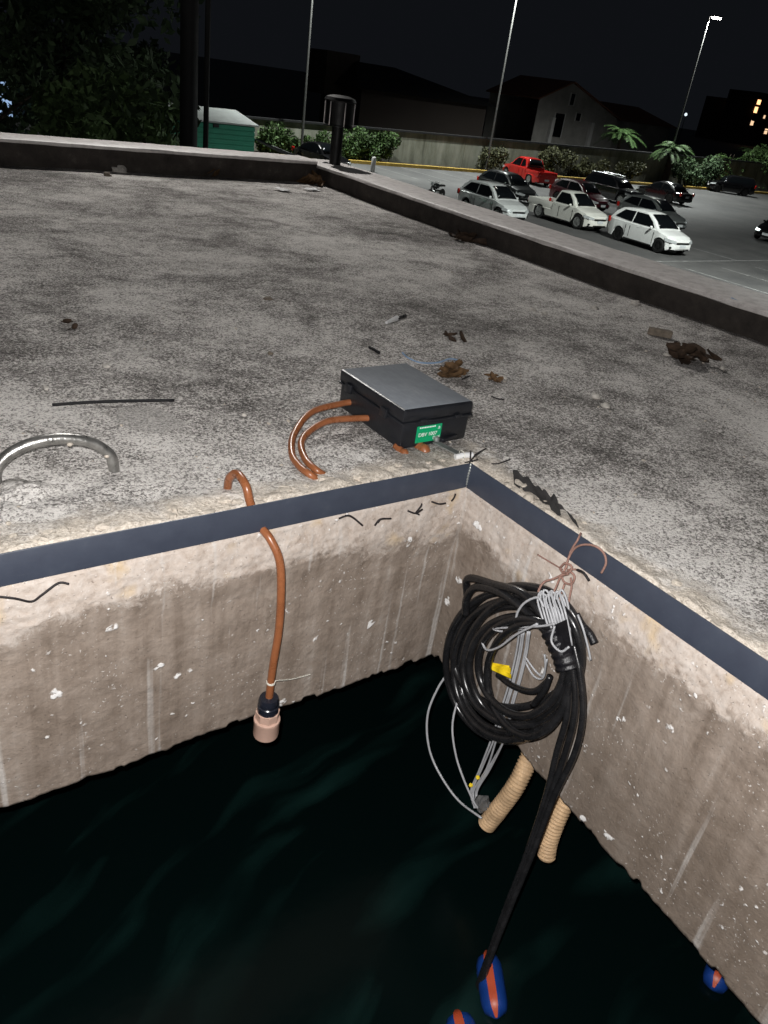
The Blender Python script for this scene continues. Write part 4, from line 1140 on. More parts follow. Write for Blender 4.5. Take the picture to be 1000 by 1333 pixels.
# ------------------------------------------------------------------ cars
def interp(x, T): return float(np.interp(x, [a for a, b in T], [b for a, b in T]))
def car(name, label, x, y, heading, kind, mat, rim='rim_silver', L=4.1, W=1.72, H=1.48, head='lamp_clear', group='cars in the car park', z0=LOT, rails=False):
    e = tag(empty(name, (x, y, z0), radians(heading)), label, 'pickup' if kind == 'pickup' else 'car', group)
    hw = W / 2; wr = .315 if H < 1.6 else .36
    wb = L * .615; xf = wb / 2 + .02 * L; xr = xf - wb
    xs_ = L / 2
    belt = H * .62
    if kind == 'hatch':
        top = [(-xs_, .62), (-xs_ + .04, .78), (-xs_ + .25, belt), (xs_ - 1.15, belt), (xs_ - 1.0, belt - .02), (xs_ - .40, belt - .16), (xs_ - .12, belt - .30), (xs_, .42)]
        rb0, rb1, rf1, rf0 = -xs_ + .08, -xs_ + .60, .16, xs_ - 1.00
    elif kind == 'sedan':
        top = [(-xs_, .60), (-xs_ + .05, belt - .06), (-xs_ + .75, belt), (xs_ - 1.25, belt), (xs_ - 1.05, belt - .02), (xs_ - .40, belt - .14), (xs_ - .12, belt - .28), (xs_, .42)]
        rb0, rb1, rf1, rf0 = -xs_ + .55, -xs_ + 1.25, .15, xs_ - 1.18
    elif kind == 'suv':
        top = [(-xs_, .70), (-xs_ + .04, .90), (-xs_ + .2, belt), (xs_ - 1.2, belt), (xs_ - 1.0, belt - .01), (xs_ - .35, belt - .10), (xs_ - .10, belt - .26), (xs_, .50)]
        rb0, rb1, rf1, rf0 = -xs_ + .06, -xs_ + .38, .25, xs_ - 1.10
    else:
        top = [(-xs_, .62), (-xs_ + .02, .64), (-.45, .64), (-.40, belt), (xs_ - 1.15, belt), (xs_ - 1.0, belt - .02), (xs_ - .40, belt - .15), (xs_ - .12, belt - .29), (xs_, .42)]
        rb0, rb1, rf1, rf0 = -.42, -.22, .42, xs_ - 1.10
        if L > 4.7: top = [(-xs_, .72), (-xs_ + .02, .74), (-.85, .74), (-.80, belt), (xs_ - 1.25, belt), (xs_ - 1.1, belt - .02), (xs_ - .4, belt - .12), (xs_ - .12, belt - .27), (xs_, .46)]; rb0, rb1, rf1, rf0 = -.84, -.60, .55, xs_ - 1.2
    plan = [(-xs_, hw * .80), (-xs_ + .10, hw * .93), (-xs_ + .45, hw), (xs_ - .8, hw), (xs_ - .35, hw * .93), (xs_ - .12, hw * .80), (xs_, hw * .62)]
    st = sorted(set([round(v, 3) for v in list(np.linspace(-xs_, xs_, 28)) + [a for a, b in top] + [xf + wr * 1.14 * cos(radians(a)) for a in range(0, 181, 15)] + [xr + wr * 1.14 * cos(radians(a)) for a in range(0, 181, 15)] + [-xs_ + .02, xs_ - .04]]))
    def sec(X):
        w = interp(X, plan); zt = interp(X, top); zb_ = .20 + (.08 if abs(X) > xs_ - .25 else 0)
        for xw in (xf, xr):
            dd = (wr * 1.14) ** 2 - (X - xw) ** 2
            if dd > 0: zb_ = max(zb_, wr + sqrt(dd))
        zs = min(zt - .05, max(.62, zb_ + .02)); zb_ = min(zb_, zs - .02)
        zbelt = max(zs + .01, min(zt - .03, belt - .04))
        return [(w * .90, zb_), (w * .985, zb_ + .01), (w * 1.0, zs), (w * .965, zbelt), (w * .86, zt), (w * .45, zt + .02), (0, zt + .025)]
    mb = MB()
    secs = [sec(X) for X in st]; ns = len(st); K = 13
    for X, s in zip(st, secs):
        full = [(X, yy, zz) for yy, zz in s] + [(X, -yy, zz) for yy, zz in reversed(s[:-1])]
        mb.v += full
    for a in range(ns - 1):
        for b in range(K - 1):
            mb.f.append((a * K + b, (a + 1) * K + b, (a + 1) * K + b + 1, a * K + b + 1))
    mb.f.append(tuple(range(K))); mb.f.append(tuple((ns - 1) * K + k for k in reversed(range(K))))
    # cabin
    dr = .075 if kind in ('hatch', 'sedan') else .03
    cab = [(rb0, belt - .02), ((rb0 + rb1) / 2, belt + (H - belt) * .60), (rb1, H - dr), (rb1 + .35, H - dr * .42), ((rb1 + rf1) / 2 + .1, H), (rf1 - .1, H - .02), (rf1 + .12, H - .08), ((rf1 + rf0) / 2 + .08, belt + (H - belt) * .52), (rf0, belt - .02)]
    cs = sorted(set([round(v, 3) for v in list(np.linspace(rb0, rf0, 26)) + [a for a, b in cab]]))
    def sidey(z): return hw * (.925 - .22 * max(0, (z - belt)) / (H - belt))
    i0 = len(mb.v)
    for X in cs:
        zt = interp(X, cab); s = [(sidey(belt - .03), belt - .04)]
        s += [(sidey(belt + (zt - belt) * .5), belt + (zt - belt) * .5 if zt > belt else zt), (sidey(zt) * .985, zt - .035 * (zt > belt + .1)), (sidey(zt) * .87, zt), (sidey(zt) * .45, zt + .018), (0, zt + .024)]
        mb.v += [(X, yy, zz) for yy, zz in s] + [(X, -yy, zz) for yy, zz in reversed(s[:-1])]
    K2 = 11
    for a in range(len(cs) - 1):
        for b in range(K2 - 1):
            mb.f.append((i0 + a * K2 + b, i0 + (a + 1) * K2 + b, i0 + (a + 1) * K2 + b + 1, i0 + a * K2 + b + 1))
    mb.build('body', mat, e, True, angle=32)
    # dark floor so the arches are closed
    MB().box((0, 0, .42), (L * .93, W * .78, .40)).build('underbody', 'trim_black', e)
    if kind == 'pickup':
        xb0, xb1 = -xs_ + .03, rb0 - .02; bh = belt + .02 - .12
        for s in (1, -1): MB().box(((xb0 + xb1) / 2, s * hw * .925, .60 + (bh - .60) / 2 + .03), (xb1 - xb0, .07, bh - .56), bev=.02).build('bed_side', mat, e, True, angle=40)
        MB().box((xb0 + .02, 0, .60 + (bh - .60) / 2 + .03), (.06, W * .84, bh - .57), bev=.02).build('tailgate', mat, e, True, angle=40)
        MB().box(((xb0 + xb1) / 2, 0, .70 if L < 4.7 else .80), (xb1 - xb0 - .1, W * .85, .02)).build('bed_liner', 'trim_black', e)
    # glazing: thin panes just proud of the cabin
    gl = .012
    def pane(P, nm='side_window'):
        P = [Vector(q) for q in P]; n = (P[1] - P[0]).cross(P[2] - P[0]).normalized()
        mb = MB(); m = len(P); mb.v = [tuple(q) for q in P] + [tuple(q - n * .03) for q in P]
        mb.f = [tuple(range(m)), tuple(reversed(range(m, 2 * m)))] + [(k, k + m, (k + 1) % m + m, (k + 1) % m) for k in range(m)]
        return mb.build(nm, 'car_glass', e)
    def front_x(z):   # windscreen line
        pts_ = [(b, a) for a, b in cab[5:]][::-1]
        return float(np.interp(z, [p[0] for p in pts_], [p[1] for p in pts_]))
    def rear_x(z):
        pts_ = [(b, a) for a, b in cab[:3]]
        return float(np.interp(z, [p[0] for p in pts_], [p[1] for p in pts_]))
    z0_, z1_ = belt + .03, H - .10
    zm = (z0_ + z1_) / 2
    for s in (1, -1):
        def sp(X, Z): return (X, s * (sidey(Z) * .995 + gl), Z)
        xm = (rb1 + rf1) / 2 + (.12 if kind != 'pickup' else 0)
        a0, a1 = front_x(z0_) - .16, front_x(z1_) - .14
        if kind == 'pickup' and L < 4.7:
            Pq = [sp(rear_x(z0_) + .10, z0_), sp(a0, z0_), sp(front_x(zm) - .15, zm), sp(a1, z1_), sp(rear_x(z1_) + .12, z1_)]
            pane(Pq if s < 0 else Pq[::-1])
        else:
            Pq = [sp(xm + .04, z0_), sp(a0, z0_), sp(front_x(zm) - .15, zm), sp(a1, z1_), sp(xm + .04, z1_)]
            pane(Pq if s < 0 else Pq[::-1])
            r0 = rear_x(z0_) + (.28 if kind in ('hatch', 'sedan') else .14); r1 = rear_x(z1_) + .16
            Pq = [sp(r0, z0_ + .07), sp(xm - .04, z0_), sp(xm - .04, z1_), sp(r1 + .10, z1_ - .03)]
            pane(Pq if s < 0 else Pq[::-1])
    def lay(X, Z, k, off): return Vector((X + off, k, Z))
    zs_ = (belt + .03, zm, H - .085)
    def screen(fx, off, nm):
        mb = MB(); cols = 7
        def fn(a, b):
            Z = zs_[b]; X = fx(Z); yy = (a / (cols - 1) * 2 - 1) * (sidey(Z) * .87 - .05)
            return (X + off[0], yy, Z + off[1] + .018 * (1 - (a / (cols - 1) * 2 - 1) ** 2))
        mb.grid(fn, cols, 3)
        if off[0] < 0: mb.f = [tuple(reversed(f)) for f in mb.f]
        o = mb.build(nm, 'car_glass', e, True); o.modifiers.new('t', 'SOLIDIFY').thickness = .006
    screen(front_x, (.035, .028), 'windscreen'); screen(rear_x, (-.035, .020), 'rear_window')
    # wheels
    for X in (xf, xr):
        for s in (1, -1):
            Mx = Matrix.Translation((X, s * (hw - .105), wr)) @ Matrix.Rotation(-s * pi / 2, 4, 'X')
            w_ = MB().lathe([(wr * .62, -.10), (wr * .92, -.10), (wr, -.06), (wr, .06), (wr * .93, .095), (wr * .66, .10), (wr * .62, .06)], 28, Mx).build('wheel', 'tyre', e, True, angle=40)
            mb = MB(); mb.lathe([(wr * .66, .05), (wr * .66, .094), (wr * .60, .096), (wr * .58, .07)], 28, Mx)
            for k in range(7):
                a = 2 * pi * k / 7; Rm = (Mx @ Matrix.Rotation(a, 4, 'Z'))
                mb.box(Rm @ Vector((wr * .33, 0, .082)), (wr * .58, .05, .022), rot=Rm.to_3x3())
            mb.lathe([(.055, .06), (.055, .098), (.03, .104)], 12, Mx)
            mb.build('rim', rim, w_, False)
    # lamps, grille, plates, mirrors, handles
    zh = interp(xs_ - .2, top) - .045
    for s in (1, -1):
        mb = MB()
        P = [(xs_ - .06, s * hw * .52, zh - .02), (xs_ - .16, s * hw * .80, zh + .02), (xs_ - .46, s * hw * .935, zh + .05), (xs_ - .40, s * hw * .96, zh - .07), (xs_ - .12, s * hw * .83, zh - .10), (xs_ - .025, s * hw * .56, zh - .11)]
        c = Vector((xs_ - .35, s * hw * .6, zh - .05)); fr_ = [Vector(q) + (Vector(q) - c).normalized() * .022 for q in P]
        mb.v = [tuple(q) for q in fr_] + [tuple(Vector(q) - Vector((.08, s * .03, 0))) for q in P]
        mb.f = [(5, 4, 1, 0), (4, 3, 2, 1), (0, 1, 7, 6), (1, 2, 8, 7), (2, 3, 9, 8), (3, 4, 10, 9), (4, 5, 11, 10), (5, 0, 6, 11)]
        mb.build('headlight', head, e)
        zt_ = belt - .10 if kind != 'pickup' else belt - .22
        MB().box((-xs_ + .07, s * hw * .86, zt_), (.16, .16, .26), bev=.03).build('tail_light', 'lamp_red', e, True, angle=40)
        MB().box((rf0 - .30, s * (hw + .06), belt + .05), (.09, .15, .11), bev=.045).build('mirror', mat, e, True, angle=60)
        xm_ = (rb1 + rf1) / 2 + (.12 if kind != 'pickup' else 0)
        seams = [xm_, rf0 - .12] + ([max(rb1 + .1, xr + wr * 1.25)] if not (kind == 'pickup' and L < 4.7) else [])
        for xq in seams: MB().box((xq, s * (hw - .001), .62 if kind == 'pickup' else .60), (.016, .012, .50)).build('door_seam', 'trim_black', e)
        MB().box(((xf + xr) / 2, s * (hw * .975), .235), (wb - wr * 2.5, .05, .07), bev=.015).build('sill_trim', 'trim_black', e)
        MB().box((-.05 if kind != 'pickup' else rb0 + .2, s * (hw * .972), belt - .13), (.17, .025, .03), bev=.008).build('door_handle', mat, e)
    zg = zh - .17
    MB().box((xs_ - .03, 0, zg + .06), (.05, hw * .98, .085), bev=.02).build('grille', 'trim_black', e, True, angle=40)
    MB().box((xs_ - .045, 0, .30), (.09, hw * 1.15, .10), bev=.02).build('lower_intake', 'trim_black', e, True, angle=40)
    MB().box((xs_ + .006, 0, zg - .05), (.02, .40, .13)).build('number_plate', 'plate', e)
    MB().box((-xs_ - .006, 0, .60 if kind != 'pickup' else .45), (.02, .40, .13)).build('number_plate', 'plate', e)
    for s in (1, -1): MB().box((xs_ - .13, s * hw * .74, .36), (.10, .16, .10), bev=.03).build('fog_lamp', 'trim_black', e, True, angle=40)
    if rails:
        for s in (1, -1): MB().tube([(rb1 + .05, s * hw * .62, H), (rb1 + .15, s * hw * .64, H + .06), (rf1 - .15, s * hw * .64, H + .055), (rf1, s * hw * .62, H - .02)], .022, 8, 5).build('roof_rail', 'rim_silver', e, True)
    return e
car('white_hatchback', 'white hatchback with black wheels parked nose to tail behind a white pickup', 31.9, 23.35, -93, 'hatch', 'paint_white', 'rim_dark', 4.15, 1.78, 1.58)
car('white_pickup', 'white two-door pickup with open bed in front row of cars', 31.7, 28.6, -90, 'pickup', 'paint_cream', 'rim_silver', 4.55, 1.74, 1.62)
car('silver_hatchback', 'silver hatchback half hidden behind the pale parapet coping', 27.5, 29.9, -90, 'hatch', 'paint_silver', 'rim_silver', 4.0, 1.72, 1.54)
car('dark_sedan', 'dark grey car parked close beyond the silver hatchback', 34.0, 35.9, -90, 'hatch', 'paint_dark', 'rim_silver', 4.1, 1.70, 1.46)
car('red_pickup', 'red double-cab pickup facing the boundary wall', 44.0, 44.6, 82, 'pickup', 'paint_red', 'rim_silver', 4.9, 1.84, 1.68)
car('black_suv', 'black SUV with silver roof rails amid the parked cars', 45.1, 37.1, -90, 'suv', 'paint_black', 'rim_silver', 4.4, 1.78, 1.64, rails=True)
car('black_sedan', 'black saloon car behind the white hatchback, in front of the palm trunk', 53.2, 39.0, 90, 'sedan', 'paint_black', 'rim_dark', 4.4, 1.75, 1.40)
car('grey_hatchback', 'grey hatchback mostly hidden directly behind the white hatchback', 38.7, 28.6, -90, 'hatch', 'paint_grey', 'rim_silver', 4.1, 1.70, 1.50)
car('dark_suv', 'dark SUV parked alone against the boundary wall by the shrubs', 73.2, 46.4, 140, 'suv', 'paint_black', 'rim_dark', 4.3, 1.78, 1.65)
car('dark_hatchback', 'dark car on the open tarmac with its headlights lit', 46.6, 25.0, 185, 'hatch', 'paint_black', 'rim_dark', 4.2, 1.75, 1.50, head='head_on')
car('maroon_hatchback', 'dark maroon car hidden behind the white pickup bed', 38.6, 34.2, -90, 'hatch', 'paint_maroon', 'rim_dark', 4.0, 1.70, 1.48)
car('black_hatchback', 'black car parked beside the green cabin near the hedge', 26.0, 44.6, -80, 'sedan', 'paint_black', 'rim_dark', 4.2, 1.70, 1.42)
# motorcycle
mc = G(566, 261, LOT); e = tag(empty('motorcycle', (mc.x, mc.y, LOT), radians(200)), 'small dark motorcycle left of the silver hatchback', 'motorcycle')
for X in (-.62, .62):
    w_ = MB().lathe([(.20, -.05), (.28, -.05), (.30, 0), (.28, .05), (.20, .05)], 20, Matrix.Translation((X, 0, .30)) @ Matrix.Rotation(pi / 2, 4, 'X')).build('wheel', 'tyre', e, True, angle=40)
    MB().lathe([(.03, -.055), (.2, -.03), (.2, .03), (.03, .055)], 14, Matrix.Translation((X, 0, .30)) @ Matrix.Rotation(pi / 2, 4, 'X')).build('rim', 'rim_silver', w_)
MB().tube([(-.62, 0, .32), (-.3, 0, .5), (.2, 0, .55), (.42, 0, .85), (.62, 0, .32)], .045, 8, 5).build('frame', 'trim_black', e, True)
MB().lathe([(.04, -.28), (.13, -.2), (.16, 0), (.12, .2), (.05, .26)], 14, Matrix.Translation((.12, 0, .74)) @ Matrix.Rotation(pi / 2, 4, 'Y')).build('fuel_tank', 'paint_dark', e, True)
MB().box((-.38, 0, .76), (.66, .24, .10), bev=.04).build('seat', 'trim_black', e, True, angle=50)
MB().tube([(.36, -.34, 1.0), (.42, -.1, .96), (.42, .1, .96), (.36, .34, 1.0)], .018, 8, 4).build('handlebar', 'rim_silver', e, True)
MB().box((0, 0, .36), (.38, .26, .28), bev=.06).build('engine', 'rim_silver', e, True, angle=50)
MB().lathe([(.03, -.06), (.09, -.02), (.09, .03)], 14, Matrix.Translation((.50, 0, .86)) @ Matrix.Rotation(pi / 2, 4, 'Y')).build('headlight', 'lamp_clear', e, True, angle=40)
# white bollard
bq = G(485, 224, LOT)
o = MB().lathe([(.13, 0), (.15, .03), (.15, .75), (.12, .88), (.05, .92)], 16).build('bollard', 'house_trim', None, True, angle=40, loc=(bq.x, bq.y, LOT)); tag(o, 'short pale concrete bollard by the end of the yellow kerb', 'bollard')

# ------------------------------------------------------------------ vegetation
def foliage(centres, n, size, seed, squash=1.0):
    rg = np.random.default_rng(seed)
    C_ = np.array([c[:3] for c in centres]); Rr = np.array([c[3] for c in centres])
    pick = rg.choice(len(C_), n, p=(Rr ** 2) / (Rr ** 2).sum())
    d = rg.normal(size=(n, 3)); d /= np.linalg.norm(d, axis=1)[:, None]
    rad = Rr[pick] * rg.random(n) ** .38
    P = C_[pick] + d * rad[:, None] * np.array([1, 1, squash])
    u = rg.normal(size=(n, 3)); u /= np.linalg.norm(u, axis=1)[:, None]
    w = np.cross(u, rg.normal(size=(n, 3))); w /= np.linalg.norm(w, axis=1)[:, None]
    s = size * rg.uniform(.6, 1.4, n)[:, None]
    V = np.stack([P - u * s, P + w * s * .45, P + u * s, P - w * s * .45], 1).reshape(-1, 3)
    return V
def quads(name, V, mat, parent=None):
    n = len(V) // 4
    me = bpy.data.meshes.new(name); me.vertices.add(4 * n); me.vertices.foreach_set('co', V.astype(np.float32).ravel())
    me.loops.add(4 * n); me.loops.foreach_set('vertex_index', np.arange(4 * n, dtype=np.int32))
    me.polygons.add(n); me.polygons.foreach_set('loop_start', np.arange(0, 4 * n, 4, dtype=np.int32)); me.polygons.foreach_set('loop_total', np.full(n, 4, dtype=np.int32))
    me.update(); me.validate(); me.materials.append(M[mat])
    o = bpy.data.objects.new(name, me); COL.objects.link(o)
    if parent is not None: o.parent = parent
    return o
def at(px, dist):
    d = ray(px, 150); d.z = 0; d.normalize(); q = CAM + d * dist; return q.x, q.y
def tree(px, dist, H, spread, n, leaf, seed, label, mat='leaf_dark', low=.15, tr=.22):
    x, y = at(px, dist); e = tag(empty('tree', (x, y, LOT)), label, 'tree'); R = random.Random(seed)
    mb = MB(); mb.tube([(0, 0, -.1), (.1, .05, H * .25), (-.05, .1, H * .5), (.1, 0, H * .8)], tr, 10, 6, rfun=lambda L, u: tr * (1.2 - u))
    for k in range(7):
        a = R.uniform(0, 6.28); z = H * R.uniform(.2, .6)
        mb.tube([(0, .05, z), (cos(a) * spread * .4, sin(a) * spread * .4, z + H * .12), (cos(a) * spread * .8, sin(a) * spread * .8, z + H * .2)], tr * .35, 6, 4, rfun=lambda L, u: tr * .38 * (1.1 - u))
    mb.build('trunk', 'bark', e, True)
    cs_ = []
    for k in range(46):
        z = H * R.uniform(low, 1.0); k_ = 1 - ((z / H - .5) / .62) ** 2
        a = R.uniform(0, 6.28); d = spread * sqrt(R.random()) * max(.25, k_)
        cs_.append((cos(a) * d, sin(a) * d, z, spread * R.uniform(.16, .34)))
    quads('crown', foliage(cs_, n, leaf, seed, .8), mat, e)
    return e
tree(-125, 17, 11, 4.6, 22000, .11, 1, 'broad dark tree beyond the far parapet, next to the lit blue panel')
tree(-30, 26, 10, 4.0, 20000, .12, 2, 'dense dark tree with faintly lit lower leaves left of the utility pole')
tree(150, 16, 4.9, 1.6, 9000, .09, 3, 'low leafy tree catching the light behind the far parapet', 'leaf_low', .1, .10)
tree(85, 44, 13, 4.2, 16000, .15, 4, 'tall dark tree right behind the thick utility pole')
# bushes along the wall
def bush(px0, px1, y, h, n, leaf, seed, label, mat, name='hedge_bush'):
    a = PY(px0, 210, y); b = PY(px1, 210, y); R = random.Random(seed)
    e = tag(empty(name, ((a.x + b.x) / 2, y, LOT + .1)), label, 'bush'); w = (b.x - a.x) / 2
    cs_ = [(R.uniform(-w, w), R.uniform(-.45, .45), h * R.uniform(.15, .8), h * R.uniform(.22, .42)) for _ in range(14)]
    quads('foliage', foliage(cs_, n, leaf, seed, 1.0), mat, e)
    mb = MB()
    for k in range(5):
        q = R.uniform(-w * .7, w * .7); mb.tube([(q, 0, -.08), (q + .1, .1, h * .4), (q + R.uniform(-.3, .3), -.1, h * .75)], .03, 6, 4)
    mb.build('stem', 'bark', e, True)
bush(338, 372, WALLY - 1.0, 1.7, 2600, .12, 31, 'leafy green bush between the green cabin and the black car', 'leaf_hedge')
bush(372, 428, WALLY - .9, 1.5, 3000, .12, 32, 'green bush behind the black car by the cabin', 'leaf_hedge')
bush(446, 482, WALLY - 1.0, 2.0, 3600, .12, 33, 'bright green bush right of the roof vent', 'leaf_hedge')
bush(478, 512, WALLY - 1.0, 1.9, 3200, .12, 34, 'green bush at the start of the yellow kerb', 'leaf_hedge')
bush(628, 652, WALLY - .9, 1.7, 1800, .11, 35, 'dry bush at the base of the lamp post by the red pickup', 'leaf_ivy')
bush(700, 765, WALLY - .9, 1.9, 5200, .12, 36, 'brownish hedge against the wall behind the red pickup', 'leaf_ivy')
bush(762, 845, WALLY - .9, 1.8, 5600, .12, 37, 'brownish hedge against the wall left of the palm trunk', 'leaf_ivy')
bush(888, 935, WALLY - .9, 2.7, 5200, .14, 38, 'tall dark shrub against the wall beside the dark SUV', 'leaf_dark')
bush(925, 1010, WALLY + 1.2, 4.2, 9000, .17, 39, 'overhanging shrub spilling over the wall above the dark SUV', 'leaf_hedge')
# palms
def palm(x, y, z0, trunk_h, fl_, nfr, seed, label, tr=.16):
    e = tag(empty('palm_tree', (x, y, z0)), label, 'palm tree'); R = random.Random(seed)
    MB().tube([(0, 0, 0), (.05, 0, trunk_h * .5), (0, .05, trunk_h)], tr, 10, 14, rfun=lambda L, u: tr * (1.15 - .25 * u) * (1 + .06 * sin(L * 22))).build('trunk', 'bark', e, True)
    V = []
    for k in range(nfr):
        a = 2 * pi * k / nfr + R.uniform(-.2, .2); el = R.uniform(.1, 1.15); L_ = fl_ * R.uniform(.8, 1.1)
        pts_ = []
        for j in range(13):
            u = j / 12; pts_.append(Vector((cos(a) * L_ * u * cos(el * (1 - u * .4)), sin(a) * L_ * u * cos(el * (1 - u * .4)), trunk_h + L_ * (sin(el) * u - .62 * u * u))))
        for j in range(1, 13):
            d = (pts_[j] - pts_[j - 1]).normalized(); s = d.cross(Vector((0, 0, 1))).normalized(); ll = L_ * .30 * (1 - .7 * abs(j / 12 - .4))
            for sg in (1, -1):
                for m in range(2):
                    b = pts_[j - 1].lerp(pts_[j], m / 2); tip = b + s * sg * ll + d * ll * .5 + Vector((0, 0, -.25 * ll))
                    V += [b - d * .035, b.lerp(tip, .5) + d * .04 , tip, b.lerp(tip, .5) - d * .05 + Vector((0, 0, .01))]
            V += [pts_[j - 1] + s * .02, pts_[j] + s * .02, pts_[j] - s * .02, pts_[j - 1] - s * .02]
    quads('crown', np.array([tuple(v) for v in V]), 'leaf_palm', e)
a = PY(866, 232, WALLY - 1.0); palm(a.x, a.y, LOT + .1, 3.0, 2.3, 18, 41, 'stout palm tree in front of the wall behind the black saloon', .32)
a = PY(808, 180, WALLY + 7); palm(a.x, a.y, LOT, 3.6, 2.6, 20, 42, 'palm with upright fronds behind the wall by the gabled house')
a = PY(985, 205, WALLY + 3); palm(a.x, a.y, LOT, 3.2, 2.6, 16, 43, 'palm behind the wall beside the far lit tower')

# ------------------------------------------------------------------ gabled house behind the wall
HY_ = 75.0
def hp(px, py): return PY(px, py, HY_)
parts = []
lx, rx = 73.4, 88.0; eave_l, apex, eave_r = 1.2, 3.35, .2; axp = 78.4
mb = MB(); D = 9.0
F_ = [(lx, eave_l), (axp, apex), (rx, eave_r)]
P = [(lx, LOT), (rx, LOT), (rx, eave_r), (axp, apex), (lx, eave_l)]
mb.v = [(a, HY_, b) for a, b in P] + [(a, HY_ + D, b) for a, b in P]
mb.f = [(0, 1, 2, 3, 4), (9, 8, 7, 6, 5), (0, 5, 6, 1), (1, 6, 7, 2), (4, 3, 8, 9)]
parts.append(mb.build('wall', 'house_wall'))
def slope(a, b, nm):
    mb = MB(); t_ = .16
    d = Vector((b[0] - a[0], 0, b[1] - a[1])).normalized(); n = Vector((-d.z, 0, d.x)); n = n if n.z > 0 else -n
    A_, B_ = Vector((a[0], HY_ - .35, a[1])) - d * .4 + n * .02, Vector((b[0], HY_ - .35, b[1])) + n * .02
    dy = Vector((0, D + .7, 0))
    Q = [A_, B_, B_ + dy, A_ + dy]; mb.v = [tuple(q) for q in Q] + [tuple(q + n * t_) for q in Q]
    mb.f = [(3, 2, 1, 0), (4, 5, 6, 7), (0, 1, 5, 4), (1, 2, 6, 5), (2, 3, 7, 6), (3, 0, 4, 7)]
    return mb.build(nm, 'roof_tile')
parts.append(slope((lx, eave_l), (axp, apex), 'roof')); parts.append(slope((rx, eave_r), (axp, apex), 'roof'))
for cxp, czp, w, h in ((78.9, 1.6, .7, 1.2), (80.6, -.2, .8, .8), (77.4, -1.4, 1.6, 2.6)):
    parts.append(MB().box((cxp, HY_ - .04, czp), (w, .08, h)).build('window', 'car_glass'))
    for s in (-1, 1): parts.append(MB().box((cxp + s * (w / 2 + .06), HY_ - .06, czp), (.10, .12, h + .2)).build('window_frame', 'house_trim'))
for cxp in (76.1, 83.2): parts.append(MB().box((cxp, HY_ - .25, (LOT - .6) / 2), (.5, .45, -LOT - .6)).build('pilaster', 'house_trim'))
thing(parts, 'gabled_house', 'dim pale gabled house standing behind the boundary wall', 'house')
parts = [MB().box((96, 82, -2.2), (13, 9, 4.6)).build('wall', 'house_wall')]
mb = MB(); mb.v = [(88.5, 77, .05), (104, 77, .05), (104, 87.5, .05), (88.5, 87.5, .05), (92, 82, 2.0), (100, 82, 2.0)]
mb.f = [(0, 1, 5, 4), (1, 2, 5), (2, 3, 4, 5), (3, 0, 4), (3, 2, 1, 0)]
parts.append(mb.build('roof', 'roof_tile'))
thing(parts, 'low_house', 'low house with red tiled hip roof right of the gabled house', 'house')
# dark roof further left
parts = [MB().box((56, 78, -2.4), (17, 8, 4.2)).build('wall', 'tower_wall')]
mb = MB(); mb.v = [(46.5, 73, -.35), (66, 73, -.35), (66, 83, -.35), (46.5, 83, -.35), (49, 78, 2.0), (54, 78, 2.0)]
mb.f = [(0, 1, 5, 4), (1, 2, 5), (2, 3, 4, 5), (3, 0, 4), (3, 2, 1, 0)]
parts.append(mb.build('roof', 'pole_dark'))
parts.append(MB().box((47.5, 80, .6), (4, 4, 4.0)).build('upper_block', 'tower_wall'))
thing(parts, 'dark_house', 'unlit house with long dark roof behind the wall, left of the gabled house', 'house')
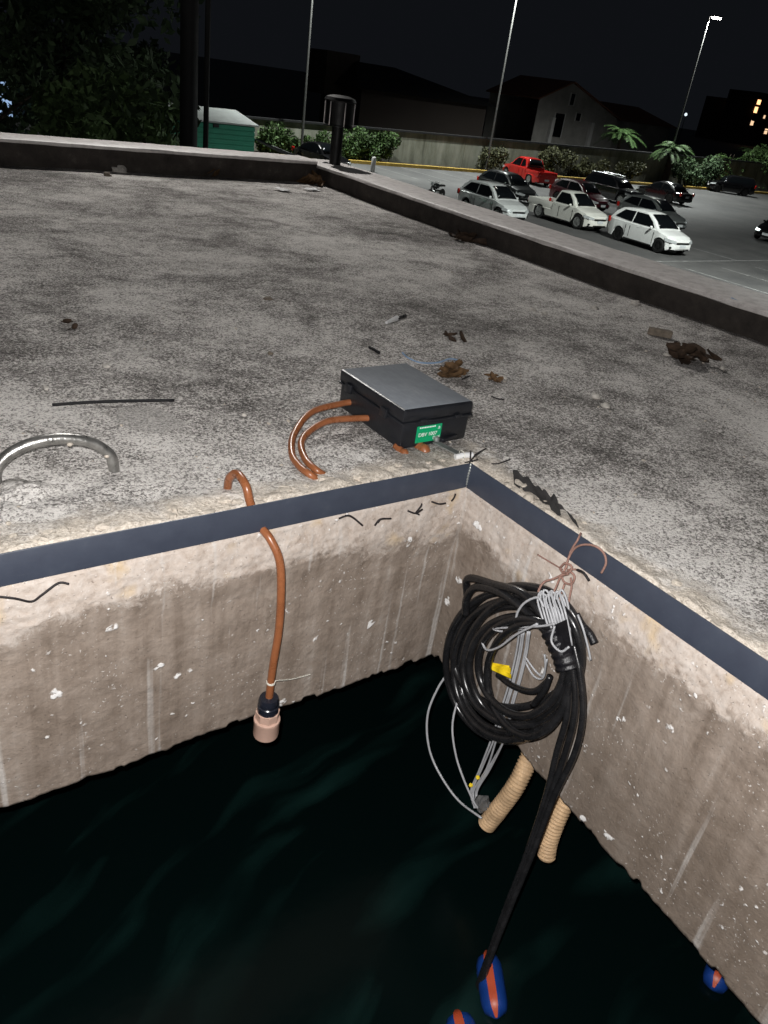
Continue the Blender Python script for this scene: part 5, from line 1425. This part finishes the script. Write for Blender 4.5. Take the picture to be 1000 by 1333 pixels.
# far tower blocks with lit windows
def tower(px0, px1, pytop, Y, wins, label):
    a, b = PY(px0, 190, Y), PY(px1, 190, Y); zt_ = PY((px0 + px1) / 2, pytop, Y).z
    e = tag(empty('tower_block', ((a.x + b.x) / 2, Y, LOT)), label, 'building'); w = b.x - a.x
    MB().box((0, 8, (zt_ - LOT) / 2), (w, 16, zt_ - LOT)).build('wall', 'tower_wall', e)
    nfl = int((zt_ - LOT) / 3.0)
    for f in range(nfl): MB().box((0, -.12, 1.2 + f * 3.0), (w + .2, .22, .25)).build('floor_band', 'tower_wall', e)
    for px, py, sw, sh, m in wins:
        q = PY(px, py, Y); f_ = MB().box((q.x - (a.x + b.x) / 2, -.05, q.z - LOT), (sw, .25, sh)).build('window', m, e)
tower(968, 1012, 120, 230, [(988, 133, 2.4, 1.9, 'win_warm'), (984, 143, 2.2, 2.4, 'win_warm'), (979, 160, 2.0, 2.0, 'win_amber'), (997, 171, 2.2, 2.2, 'win_amber'), (995, 152, 1.2, 1.4, 'win_amber')], 'far tower block with several warm lit windows')
tower(938, 966, 128, 250, [(954, 131, 1.8, 2.2, 'win_amber'), (958, 138, 1.4, 1.4, 'win_cool'), (956, 158, 1.8, 2.4, 'win_cool'), (945, 172, 1.4, 2.0, 'win_amber'), (943, 180, 1.1, 1.4, 'win_amber'), (966, 166, 1.2, 1.4, 'win_warm')], 'far tower block with mixed cool and warm lit windows')
# far street lights
for px, py, Y, r, m, lb in ((577, 122, 160, .30, 'far_white', None), (622, 139, 160, .34, 'far_white', None), (588, 141, 170, .28, 'far_white', None), (677, 118, 190, .34, 'far_white', 'far white light just above the roof of the gabled house'), (893, 149, 130, .34, 'far_white', 'far white light next to the pole of the lit lamp post'),
                        (667, 173, 150, .36, 'far_warm', 'far warm street light low above the wall left of the gabled house'), (217, 175, 60, .17, 'far_white', 'pair-like bright white light at the foot of the far trees'), (223, 178, 60, .17, 'far_white', 'bright white light beside a twin near the utility pole foot')):
    q = PY(px, py, Y); e = tag(empty('far_lamp', (q.x, q.y, LOT)), lb or 'tiny far white street light above the long dark roof', 'street light', None if lb else 'far white street lights')
    MB().lathe([(r * .3, -r), (r, -r * .5), (r, r * .3), (r * .4, r)], 10, Matrix.Translation((0, 0, q.z - LOT))).build('bulb', m, e, True)
    MB().lathe([(.1, 0), (.06, q.z - LOT - r)], 8).build('pole', 'pole_dark', e, True)
# lit blue-white panel at the left edge
q = PY(3, 120, 24); e = tag(empty('lit_panel', (q.x, q.y, q.z - .6), radians(35)), 'small pale blue lit panel glimpsed beside the dark tree', 'panel')
MB().box((0, 0, .28), (.55, .05, .55)).build('screen', 'sign_lit', e); MB().box((.12, 0, .72), (.25, .05, .26)).build('screen', 'sign_lit', e)
MB().box((0, .06, .45), (.66, .06, .95)).build('casing', 'dark_metal', e); MB().tube([(0, .06, .0), (0, .06, -(q.z - .6 - LOT))], .05, 8, 1).build('post', 'pole_dark', e)
